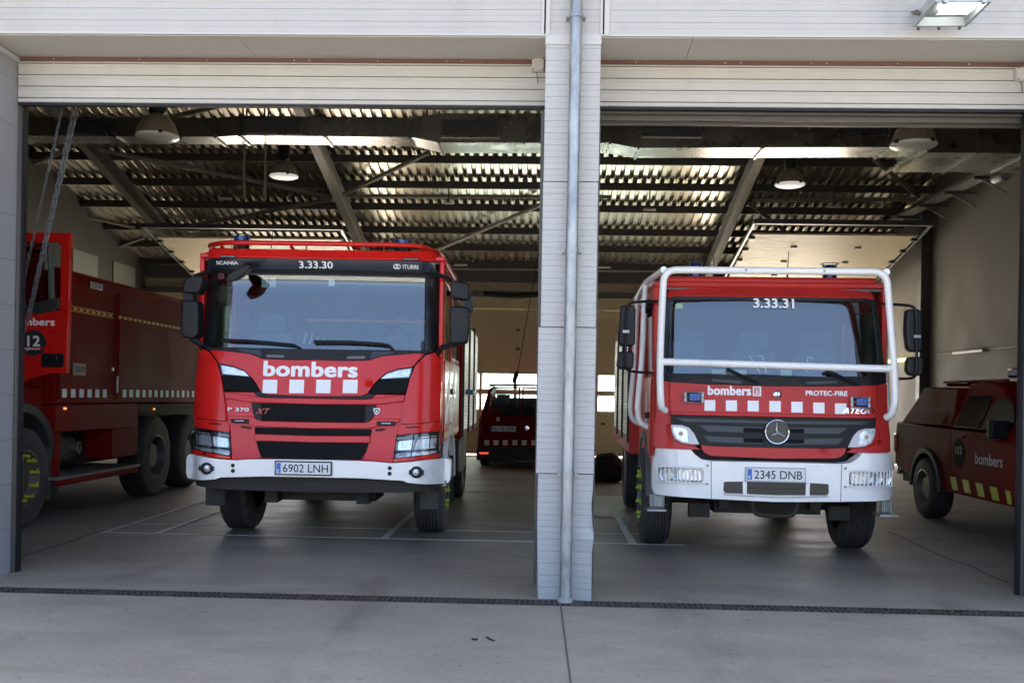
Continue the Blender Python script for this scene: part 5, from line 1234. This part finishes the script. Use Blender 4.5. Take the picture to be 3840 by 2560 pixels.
# ================================================================== tanker at the left with its cab door swung open
tk = thing('tanker_truck', 'dark red tanker fire truck with its cab door swung open at the left wall', 'fire truck', (-6.75, 2.0, 0))
K = Rig(tk); KX = 1.25
def kyz(lst, x=KX, v='K'): return [(lambda q: (q.y, q.z))(K.onX(P(v, *p), x)) for p in lst]
def kslab(name, lst, m, x0, x1, parent=tk, v='K', bevel=.006, r=0): 
    p = kyz(lst, x1, v); b = MB(); b.prism(rnd(p, r) if r else p, 'X', x0, x1); return b.build(name, m, parent, bevel)
(yf, _), (_, ztop) = kyz([(312, 700)])[0], kyz([(318, 270)], v='J')[0]
zl = kyz([(420, 760)])[0][1]; zs0, zs1 = kyz([(370, 710)])[0][1], kyz([(370, 642)])[0][1]
ymid = kyz([(778, 400)])[0][0]; yarch = kyz([(960, 900)])[0][0]; yw1 = kyz([(1110, 1230)], 1.27)[0][0]
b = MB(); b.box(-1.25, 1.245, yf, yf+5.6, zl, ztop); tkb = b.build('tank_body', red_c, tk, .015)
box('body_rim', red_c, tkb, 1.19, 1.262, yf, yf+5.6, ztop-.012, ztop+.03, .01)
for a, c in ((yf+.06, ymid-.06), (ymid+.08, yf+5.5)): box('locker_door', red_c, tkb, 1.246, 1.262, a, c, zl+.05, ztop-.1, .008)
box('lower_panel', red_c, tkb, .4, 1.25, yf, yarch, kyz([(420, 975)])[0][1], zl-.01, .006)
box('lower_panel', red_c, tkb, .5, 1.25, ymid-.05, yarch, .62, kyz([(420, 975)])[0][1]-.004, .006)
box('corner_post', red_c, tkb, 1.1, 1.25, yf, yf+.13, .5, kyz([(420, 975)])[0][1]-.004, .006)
b = MB(); b.box(-1.2, .9, yf, yf+5.5, .55, zl-.02); b.build('chassis', under_m, tk, .01)
b = MB(); zz_ = .75; b.lathe([(.0001, 0), (.16, 0), (.18, .03), (.18, .45), (.16, .48), (.0001, .48)], (.98, yf+.28, .78), 'Y', 24); b.lathe([(.05, -.1), (.07, -.1), (.07, .1), (.05, .1)], (1.15, yf+.6, .8), 'X', 16); b.build('silencer', mat('dusty steel', (.12,.11,.09), .6, .4), tk)
b = MB(); b.box(.9, 1.2, yf+.2, ymid-.08, 1.05, 1.28); b.build('battery_box', under_m, tk, .02)
b = MB(); b.box(.5, 1.33, yf-.1, yarch-.1, .47, .50); b.build('side_step', mat('grey step', (.2,.19,.16), .6), tk); box('step_edge', red_c, tk, 1.3, 1.335, yf-.1, yarch-.2, .40, .469, .004)
for x0, x1 in ((353, 388), (422, 456), (488, 522), (552, 584), (613, 643), (673, 702), (829, 856), (881, 909), (934, 960), (984, 1008), (1032, 1056), (1079, 1102), (1124, 1145), (1167, 1189), (1211, 1231), (1253, 1272), (1294, 1312), (1333, 1349), (1373, 1388)):
    a, c = kyz([(x0, 680), (x1, 680)]); box('white_square', white_t, tkb, 1.2625, 1.265, a[0], c[0], zs0, zs1)
gold = mat('gold chevron tape', (.80,.38,.02), .4)
za, zb_ = kyz([(450, 28)])[0][1], kyz([(450, 4)])[0][1]; yy = yf+.02
b = MB(); 
while yy < yf+5.5:
    h = zb_-za
    if abs(yy+.07-ymid) > .1: b.prism([(yy, za), (yy+.05, za+h/2), (yy, zb_), (yy+.09, zb_), (yy+.14, za+h/2), (yy+.09, za)], 'X', 1.2625, 1.265)
    yy += .155
b.box(1.2625, 1.2645, yf+.02, ymid-.1, za-.014, za-.006); b.box(1.2625, 1.2645, yf+.02, ymid-.1, zb_+.006, zb_+.014); b.build('chevron_tape', gold, tkb, smooth=0)
(y0, z1), (y1, z0) = kyz([(437, 440), (533, 538)]); t_ = box('door_latch', steel_m, tkb, 1.262, 1.275, y0, y1, z0, z1, .006); box('latch_recess', steel_d, t_, 1.2751, 1.279, y0+.02, y1-.02, z0+.03, z1-.03, .004)
(y0, z1), (y1, z0) = kyz([(403, 308), (452, 350)], v='J'); box('side_lamp', mat('grey side lamp', (.35,.35,.33), .3), tkb, 1.262, 1.29, y0, y1, z0, z1, .008)
b = MB(); b.tube([(1.268, ymid, zl+.1), (1.268, ymid, ztop-.1)], .012, 8); b.build('hinge_rod', red_c, tkb)
(_, gz1), (_, gz0) = kyz([(797, 545), (797, 672)]); b = MB(); b.tube([(1.285, ymid, gz0), (1.285, ymid, gz1)], .014, 8); b.build('grab_rail', galv, tkb)
q = kyz([(745, 484)])[0]; b = MB(); b.lathe([(.0001, .012), (.03, .01), (.034, 0)], (1.262, q[0], q[1]), 'X', 16); b.build('round_reflector', mat('red reflector', (.4,.01,.03), .2), tkb)
for p in ((377, 796), (1076, 800)): q = kyz([p])[0]; box('marker_lamp', emit('orange marker lamp', (1, .25, .02), .3), tkb, 1.25, 1.272, q[0]-.02, q[0]+.02, q[1]-.012, q[1]+.012, .004)
wf = kyz([(75, 1365)], 1.27)[0]
wheel(tk, 1.10, wf[0], .54, .34, 1, mat('dusty brown rim', (.09,.07,.06), .6), lime, name='wheel'); wheel(tk, -1.1, wf[0], .54, .34, -1)
for dy in (0, 1.38): wheel(tk, 1.08, yw1+dy, .56, .36, 1, steel_d); wheel(tk, -1.08, yw1+dy, .56, .36, -1, steel_d)
b = MB(); cy, cz = wf[0], .54; pr = [(cy+math.cos(PI*(-.10+1.05*k/18))*.80, cz+math.sin(PI*(-.10+1.05*k/18))*.80) for k in range(19)]; pi_ = [(cy+(y-cy)*.86, cz+(z-cz)*.86) for y, z in pr]
b.prism(pr+pi_[::-1], 'X', .82, 1.24); b.build('mudguard', mat('grey black mudguard', (.035,.036,.034), .6), tk, .015)
b = MB(); b.box(.8, 1.22, cy+.62, cy+.66, .25, 1.05); b.build('mud_flap', rubber, tk, .01)
box('arch_panel', under_m, tk, .4, 1.23, yarch+.05, yf+5.4, zl-.12, zl-.02)
# cab and the open door (its outer face turned to the viewer)
dz0 = 1.1
cabk = MB(); cabk.box(-1.2, 1.18, .25, yf-.15, 1.25, 1.5); cabk.box(-1.2, 1.18, .25, yf-.15, 3.0, 3.12); cabk.box(-1.2, 1.18, yf-.2, yf-.15, 1.5, 3.0); cabk.box(-1.2, -1.15, .25, yf-.2, 1.5, 3.0); cabk.box(-1.2, 1.18, .25, .3, 1.5, 2.0); cabk.box(1.05, 1.18, .25, .4, 2.0, 3.0)
cabk.build('cab', red_c, tk, .02)
seats(tk, (-.6, .5), yf-.6, 1.5, 2.6)
DY = 1.1
def dxz(lst): return [(lambda q: (q.x, q.z))(K.onY(P('J', *p), DY)) for p in lst]
zt_, zb2 = dxz([(318, 88)])[0][1], dxz([(300, 722)])[0][1]
xr_, xl_ = dxz([(318, 88)])[0][0], .92
wi = dxz([(275, 118), (272, 430), (262, 452), (160, 495), (100, 505)])
xi = wi[0][0]
fd = thing
dr_ = bpy.data.objects.new('cab_door', None); COL.objects.link(dr_); dr_.parent = tk; dr_.location = (xl_, DY, zb2)
def dl(p): return [(x-xl_, z-zb2) for x, z in p]
def dpan(name, poly, m, y0, y1, bevel=.008, r=0, parent=dr_): b = MB(); pp = dl(poly); b.prism(rnd(pp, r) if r else pp, 'Y', y0, y1); return b.build(name, m, parent, bevel)
zwin = wi[1][1]; xb = dxz([(300, 722)])[0][0]
lowc = dxz([(300, 722), (240, 722), (150, 742), (97, 766)])
dpan('door_skin', [(xl_, zwin-.02), (xi, zwin-.02), (xr_, zwin-.02)]+[(xr_-.005, zwin-.3)]+lowc+[(xl_, lowc[-1][1]-.06)], red_a, 0, .07)
dpan('window_frame', [(xi, zwin-.018), (xr_, zwin-.018), (xr_, zt_), (xl_, zt_), (xl_, zt_-.10), (xi-.04, zt_-.10), (xi, zt_-.15)], red_a, .004, .065)
dpan('window', [(xl_, zwin-.1), (xi, zwin-.1), (xi, zt_-.10), (xl_, zt_-.10)], glass_w, .03, .036, 0)
trm = dxz([(270, 380), (268, 425), (250, 442), (170, 456), (96, 458), (96, 415), (180, 400)]); dpan('window_trim', trm, mat('dark grey trim', (.03,.032,.035), .5), -.008, .01)
b = MB(); q0, q1 = dxz([(165, 130), (172, 385)]); b.tube([(q0[0]-xl_, .3, q0[1]-zb2), (q1[0]-xl_, .3, q1[1]-zb2)], .035, 10); b.build('pillar_pipe', mat('cream pipe', (.5,.49,.45), .5), dr_)
h0, h1 = dxz([(190, 632), (290, 696)]); t_ = dpan('door_handle', [(h0[0], h1[1]), (h1[0], h1[1]), (h1[0], h0[1]), (h0[0], h0[1])], black_p, -.012, .01, .004, .03); g0, g1 = dxz([(207, 640), (262, 672)]); dpan('handle_grip', [(g0[0], g1[1]), (g1[0], g1[1]), (g1[0], g0[1]), (g0[0], g0[1])], black_m, -.03, -.014, .006, .02, t_)
l0, l1 = dxz([(100, 608), (303, 612)]); b = MB(); b.box(xl_-xl_, l1[0]-xl_, -.006, .004, l1[1]-zb2-.01, l1[1]-zb2+.01); b.build('door_crease', red_a, dr_, .004)
w0, w1 = dxz([(44, 504), (250, 466)]); t0_, t1_ = dxz([(100, 503)])[0], dxz([(100, 466)])[0]
text('lettering', 'bombers', white_t, dr_, w0[0]-xl_, w1[0]-xl_, w0[1]-zb2-.004, w1[1]-zb2-.02, at=-.004, off=-.001, bold=.05)
cc_ = dxz([(152, 586)])[0]; rr = dxz([(210, 586)])[0][0]-cc_[0]
b = MB(); b.lathe([(.0001, -.003), (rr, -.003), (rr, .002)], (cc_[0]-xl_, -.001, cc_[1]-zb2), 'Y', 40); b.build('badge', mat('dark badge film', (.025,.025,.028), .5), dr_)
m0, m1 = dxz([(88, 600), (183, 553)]); text('lettering', '112', white_t, dr_, m0[0]-xl_, m1[0]-xl_, m0[1]-zb2, m1[1]-zb2, at=-.005, off=-.001, bold=.045)
m0, m1 = dxz([(92, 620), (183, 606)]); text('lettering', 'emergències', white_t, dr_, m0[0]-xl_-.04, m1[0]-xl_, m0[1]-zb2, m1[1]-zb2, at=-.005, off=-.001, bold=.02)

# ================================================================== pickup at the right
pu = thing('pickup_truck', 'dark red pickup with canopy and yellow side blocks parked by the right wall', 'pickup', (5.93, 6.0, 0))
U = Rig(pu); UX = -.93
def uyz(lst, x=UX): return [(lambda q: (q.y, q.z))(U.onX(P('I', *p), x)) for p in lst]
wr = uyz([(262, 1155)], -.95)[0]; WR = .39
belt = uyz([(165, 752), (385, 780), (600, 800), (805, 815)], -.9)
sill = uyz([(395, 1172), (780, 1275)])
tail = wr[0]+1.18; zb_lt = 1.22; fw = wr[0]-3.2; nose = fw-.95
lowp = [(tail, .62), (tail+.02, .95), (tail-.04, zb_lt), (wr[0]-.1, zb_lt-.03), (fw+1.2, zb_lt-.06), (fw+.75, zb_lt-.03), (nose+.35, .98), (nose, .86), (nose, .42)]
def arch(cx, r, n=10, a0=PI, a1=0): return [(cx+math.cos(a0+(a1-a0)*k/n)*r, .38+math.sin(a0+(a1-a0)*k/n)*r) for k in range(n+1)]
lowp += [(fw-.5, .40)]+arch(fw, .47)+[(fw+.52, .40), (wr[0]-.52, .40)]+arch(wr[0], .47)+[(wr[0]+.52, .48)]
b = MB(); b.prism(lowp, 'X', -.93, .93); b.build('body', red_c, pu, .03, seg=3)
gp = uyz([(165, 752), (283, 562)], -.85); roofz = uyz([(480, 560)], -.8)[0][1]; roofz = max(roofz, 1.72)
yc0 = uyz([(385, 775)], -.85)[0][0]; yct = uyz([(282, 560)], -.8)[0][0]; ycab = uyz([(455, 640)], -.83)[0][0]
def ghouse(name, poly, m, hx=.9, k=.26, bevel=.02):
    b = MB(); b.prism(poly, 'X', -hx, hx)
    for v in b.bm.verts: v.co.x *= 1-max(0, v.co.z-zb_lt)*k
    return b.build(name, m, pu, bevel)
ghouse('canopy', [(tail-.06, zb_lt-.02), (ycab+.02, zb_lt-.02), (ycab-.05, roofz-.03), (yct, roofz-.01)], red_c, .88, .10)
ghouse('cab', [(ycab-.02, zb_lt-.02), (fw+.62, zb_lt-.04), (fw+1.35, roofz-.02), (fw+1.7, roofz+.03), (ycab-.25, roofz+.02)], red_c, .9)
def glz(name, lst, x=-.865, m=glass_d, off=.012):
    p = uyz(lst, x); b = MB(); b.prism(rnd(p, .04), 'X', -.9-off, -.9)
    for v in b.bm.verts: v.co.x *= 1-max(0, v.co.z-zb_lt)*.26
    return b.build(name, m, pu, 0)
dark_glass = mat('dark side glass', (.010,.012,.012), .12, spec=.12)
for l in ([(462, 776), (480, 690), (512, 606), (640, 600), (628, 700), (598, 794)], [(612, 795), (640, 690), (668, 614), (738, 612), (778, 660), (800, 735), (800, 806)]): glz('side_window', l, m=dark_glass)
glz('canopy_panel', [(190, 745), (290, 575), (465, 575), (440, 640), (378, 768)], m=red_c, off=.004)
for yy in (ycab-.5, ycab-1.5): box('door_handle', red_c, pu, -.965, -.92, yy, yy+.15, 1.08, 1.12, .008)
for yy in (ycab-.05, ycab-1.02): box('door_gap', joint_m, pu, -.9335, -.9305, yy, yy+.008, .5, zb_lt-.05)
for cx in (fw, wr[0]):
    for xa_, xb_ in ((-.965, -.85), (.85, .965)): o_ = arch(cx, .53); i_ = arch(cx, .46); b = MB(); b.prism(o_+i_[::-1], 'X', xa_, xb_); b.build('arch_flare', mat('dark arch trim', (.03,.028,.026), .6), pu, .01)
for s_ in (-1, 1):
    wheel(pu, s_*.84, wr[0], WR, .27, s_, mat('dull alloy rim', (.16,.15,.13), .45, .5), rim_r=.24, tread=5); wheel(pu, s_*.84, fw, WR, .27, s_, MATS['dull alloy rim'], rim_r=.24, tread=5)
b = MB(); b.box(-.85, .85, nose+.2, tail-.1, .40, .55); b.build('chassis', under_m, pu)
(ya_, za_), (yb_, zb3) = uyz([(142, 795), (160, 945)]); b = MB(); b.box(-.945, -.78, tail-.1, tail+.035, .78, 1.06); b.build('tail_lamp', mat('red tail lamp', (.35,.02,.02), .15, coat=.5), pu, .02)
b = MB(); b.box(-.9, .9, tail-.05, tail+.14, .48, .62); b.build('rear_bumper', chrome, pu, .03)
yel = mat('yellow reflective film', (.62,.60,.03), .4)
for l in ([(412, 1075), (445, 1080), (462, 1158), (430, 1152)], [(483, 1092), (520, 1098), (538, 1176), (500, 1168)], [(562, 1110), (602, 1118), (618, 1198), (580, 1190)], [(645, 1132), (688, 1140), (706, 1222), (664, 1212)], [(737, 1156), (768, 1162), (778, 1243), (752, 1236)]):
    p = uyz(l); b = MB(); b.prism(p, 'X', -.934, -.932); b.build('yellow_block', yel, pu, smooth=0)
(y0, z0), (y1, z1) = uyz([(562, 1000), (724, 1022)]); zt2 = uyz([(562, 935)])[0][1]
text('lettering', 'bombers', mat('grey white film', (.6,.6,.6), .5), pu, y0, y1, z0, zt2, axis='X', at=-.932, off=-.003, bold=.03)
(y0, z0), (y1, z1) = uyz([(448, 942), (484, 942)]); zt2 = uyz([(448, 896)])[0][1]; b = MB(); yc2, zc2 = (y0+y1)/2, (z0+zt2)/2-.03; b.lathe([(.0001, -.002), (.17, -.002), (.17, .002)], (-.9325, yc2, zc2), 'X', 32); b.build('badge', mat('dull dark badge film', (.035,.012,.012), .8, spec=.1), pu)
text('lettering', '112', MATS['grey white film'], pu, y0, y1, z0, zt2, axis='X', at=-.935, off=-.003, bold=.03)
b = MB()
for s_ in (-.62, .62): b.box(s_-.02, s_+.02, fw+1.6, yct-.1, roofz+.04, roofz+.07); 
for yy in (fw+1.7, ycab-.3, ycab+.2, yct-.2): b.box(-.62, .62, yy, yy+.04, roofz+.0, roofz+.045)
b.build('roof_rack', red_c, pu, .006)
b = MB(); b.box(-.6, .6, fw+1.4, fw+1.7, roofz+.08, roofz+.2); b.build('light_bar', blue_l, pu, .03)
b = MB(); b.box(-1.12, -.9, fw+.9, fw+1.02, 1.12, 1.32); b.build('mirror', black_p, pu, .03)
box('windscreen', glass_d, pu, -.6, .6, fw+.98, fw+.985, 1.2, 1.6)
b = MB(); b.box(-.8, .8, nose-.03, nose+.1, .5, .8); b.build('front_bumper', black_p, pu, .04)
for s_ in (-1, 1): b = MB(); b.box(s_*.7-.16, s_*.7+.16, nose-.02, nose+.1, .82, .94); b.build('headlamp', reflector, pu, .02)

# ================================================================== van at the back
vn = thing('van', 'dark red van seen from behind in front of the closed rear door', 'van', (0, 0, 0))
q = atY(*P('L', 945, 600), 13.15); vn.location = (q.x, 13.15, 0)
V = Rig(vn)
def vf(x, z): return .0 if z < 1.05 else (z-1.05)*.16
def vp(lst, off=0): return V.pts('L', lst, vf, off)
half = vp([(945, -2), (640, -2), (595, 8), (570, 40), (505, 250), (470, 360), (455, 450), (445, 620), (428, 740), (430, 860), (640, 880), (945, 880)])
half[0] = (0, half[0][1]); half[-1] = (0, half[-1][1])
out = half+[(-x, z) for x, z in reversed(half[1:-1])]
bm_ = MB(); N_ = len(out); y_s = (0.0, .04, 2.9, 3.4, 4.25, 4.3)
rings = []
for j, yy in enumerate(y_s):
    ring = []
    for x, z in out:
        zz, k = z, 1.0
        if j == 0: k = .985
        if j == 3: zz = min(z, 1.45)
        if j >= 4: zz = min(z, 1.0); k = .9 if j == 5 else .97
        ring.append(bm_.bm.verts.new((x*k, yy+(vf(x, z) if j < 2 else 0), zz)))
    rings.append(ring)
for j, (a, c) in enumerate(zip(rings, rings[1:])):
    for i in range(N_):
        if j == 2 and a[i].co.z > 1.3 and a[(i+1) % N_].co.z > 1.3: continue      # windscreen opening
        bm_.bm.faces.new((a[i], a[(i+1) % N_], c[(i+1) % N_], c[i]))
bm_.bm.faces.new(rings[-1][::-1])
bm_.build('body', red_c, vn, 0)
def vboth(name, lst, m, off=-.006, thick=.012, par=vn, r=.02): 
    p = vp(lst); p = rnd(p, r); res = []
    for s_ in (1, -1):
        b = MB(); A = [b.bm.verts.new((s_*x, vf(x, z)+off, z)) for x, z in p]; B = [b.bm.verts.new((s_*x, vf(x, z)+off+thick, z)) for x, z in p]
        b.bm.faces.new(A); b.bm.faces.new(B[::-1])
        for i in range(len(p)): b.bm.faces.new((A[i], B[i], B[(i+1) % len(p)], A[(i+1) % len(p)]))
        res.append(b.build(name, m, par, .003))
    return res
vgl = mat('dark rear glass', (.012,.014,.012), .08, coat=.4)
vboth('rear_door', [(944, 338), (540, 335), (480, 345), (455, 450), (440, 700), (944, 705)], red_c, -.002, .03, r=.005)
vboth('rear_door_frame', [(944, -2), (640, -2), (595, 8), (570, 40), (480, 345), (552, 340), (604, 42), (625, 22), (944, 18)], red_c, -.003, .03, r=.005)
vboth('rear_door_frame', [(944, 10), (925, 10), (925, 345), (944, 345)], red_c, -.0035, .03, r=.002)
vboth('rear_window', [(935, 20), (620, 25), (600, 45), (548, 340), (935, 348)], glass_w, -.0045, .003)
seats(vn, (-.45, .45), 2.0, .6, 1.52); seats(vn, (-.5, 0, .5), 1.0, .6, 1.42)
vboth('bumper', [(945, 700), (640, 705), (450, 690), (428, 745), (432, 855), (640, 875), (760, 845), (945, 870)], mat('dark bumper plastic', (.018,.018,.014), .6), -.06, .1)
vboth('bumper_reflector', [(462, 768), (570, 768), (568, 784), (470, 784)], emit('glowing red reflector', (1, .05, .02), .35), -.066, .01, r=0)  # emission makes the reflector strip glow by itself
b = MB(); b.box(-.006, .006, -.004, .01, .35, 1.1); b.build('door_gap', joint_m, vn)
vboth('tail_lamp', [(462, 350), (500, 350), (490, 560), (452, 560)], mat('dark red lamp', (.18,.012,.01), .2), -.006)
pz = vp([(745, 492)])[0]; box('plate_recess', red_c, vn, vp([(590, 0)])[0][0], vp([(915, 0)])[0][0], -.012, .0, vp([(0, 535)])[0][1], vp([(0, 425)])[0][1], .02)
plate(vn, pz[0], pz[1], -.014, '4178 LKK', rear=True)
for x0, x1 in ((523, 578), (629, 687), (739, 797), (851, 908), (963, 1020), (1075, 1131)):
    a, c = vp([(x0, 625), (x1, 686)]); box('white_square', white_t, vn, a[0], c[0], -.009, -.006, c[1], a[1])
a, c = vp([(664, 356), (703, 402)]); box('white_square', white_t, vn, a[0], c[0], -.009, -.006, c[1], a[1])
gw = mat('grey white film', (.6,.6,.6), .5)
a, c = vp([(628, 76), (762, 54)]); text('lettering', 'bombers', gw, vn, a[0], c[0], a[1], c[1], surf=vf, off=-.009, bold=.03)
for k in range(4): a, c = vp([(630+k*38, 96), (648+k*38, 80)]); box('white_square', gw, vn, a[0], c[0], vf(0, a[1])-.010, vf(0, a[1])-.006, a[1], c[1])
a, c = vp([(1030, 98), (1062, 64)]); text('lettering', '3.', gw, vn, a[0], c[0], a[1], c[1], surf=vf, off=-.009, bold=.03)
q = vp([(1022, 485)])[0]; b = MB(); b.lathe([(.0001, -.02), (.045, -.018), (.05, 0)], (q[0], 0, q[1]), 'Y', 20); b.build('badge', chrome, vn)
vboth('mirror', [(432, 300), (450, 285), (470, 290), (468, 350), (440, 362)], black_p, 2.6, .1)
for s_ in (-1, 1): wheel(vn, s_*.76, .75, .32, .2, s_, rim_r=.2, tread=4); wheel(vn, s_*.76, 3.45, .32, .2, s_, rim_r=.2, tread=4)
rt = max(z for x, z in out)
b = MB(); b.box(-.7, .7, .6, 2.6, rt+.03, rt+.06); b.box(-.7, -.66, .6, 2.6, rt, rt+.03); b.box(.66, .7, .6, 2.6, rt, rt+.03); b.build('roof_rack', black_p, vn)
q0 = vp([(860, -60)])[0]; b = MB(); b.tube([(q0[0], .5, rt), (q0[0], .5, rt+.3)], .005, 6); b.build('aerial', black_p, vn)
# charging lead that drops from the roof to the van
A0 = atY(*P('M', 970, 280), 13.3); A1 = atY(*P('M', 765, 1280), 13.3); A2 = atY(*P('M', 715, 1400), 13.3)
t = thing('charging_lead', 'black lead with plug dropping from the roof to the van', 'cable', A0)
b = MB(); b.tube([Vector((0,0,.5)), A1-A0], .009, 6); b.build('cable', black_p, t); b = MB(); b.tube([A1-A0, (A1-A0).lerp(A2-A0, .35), (A1-A0).lerp(A2-A0, .75), A2-A0], [.02, .05, .045, .012], 10); b.build('plug', black_p, t)
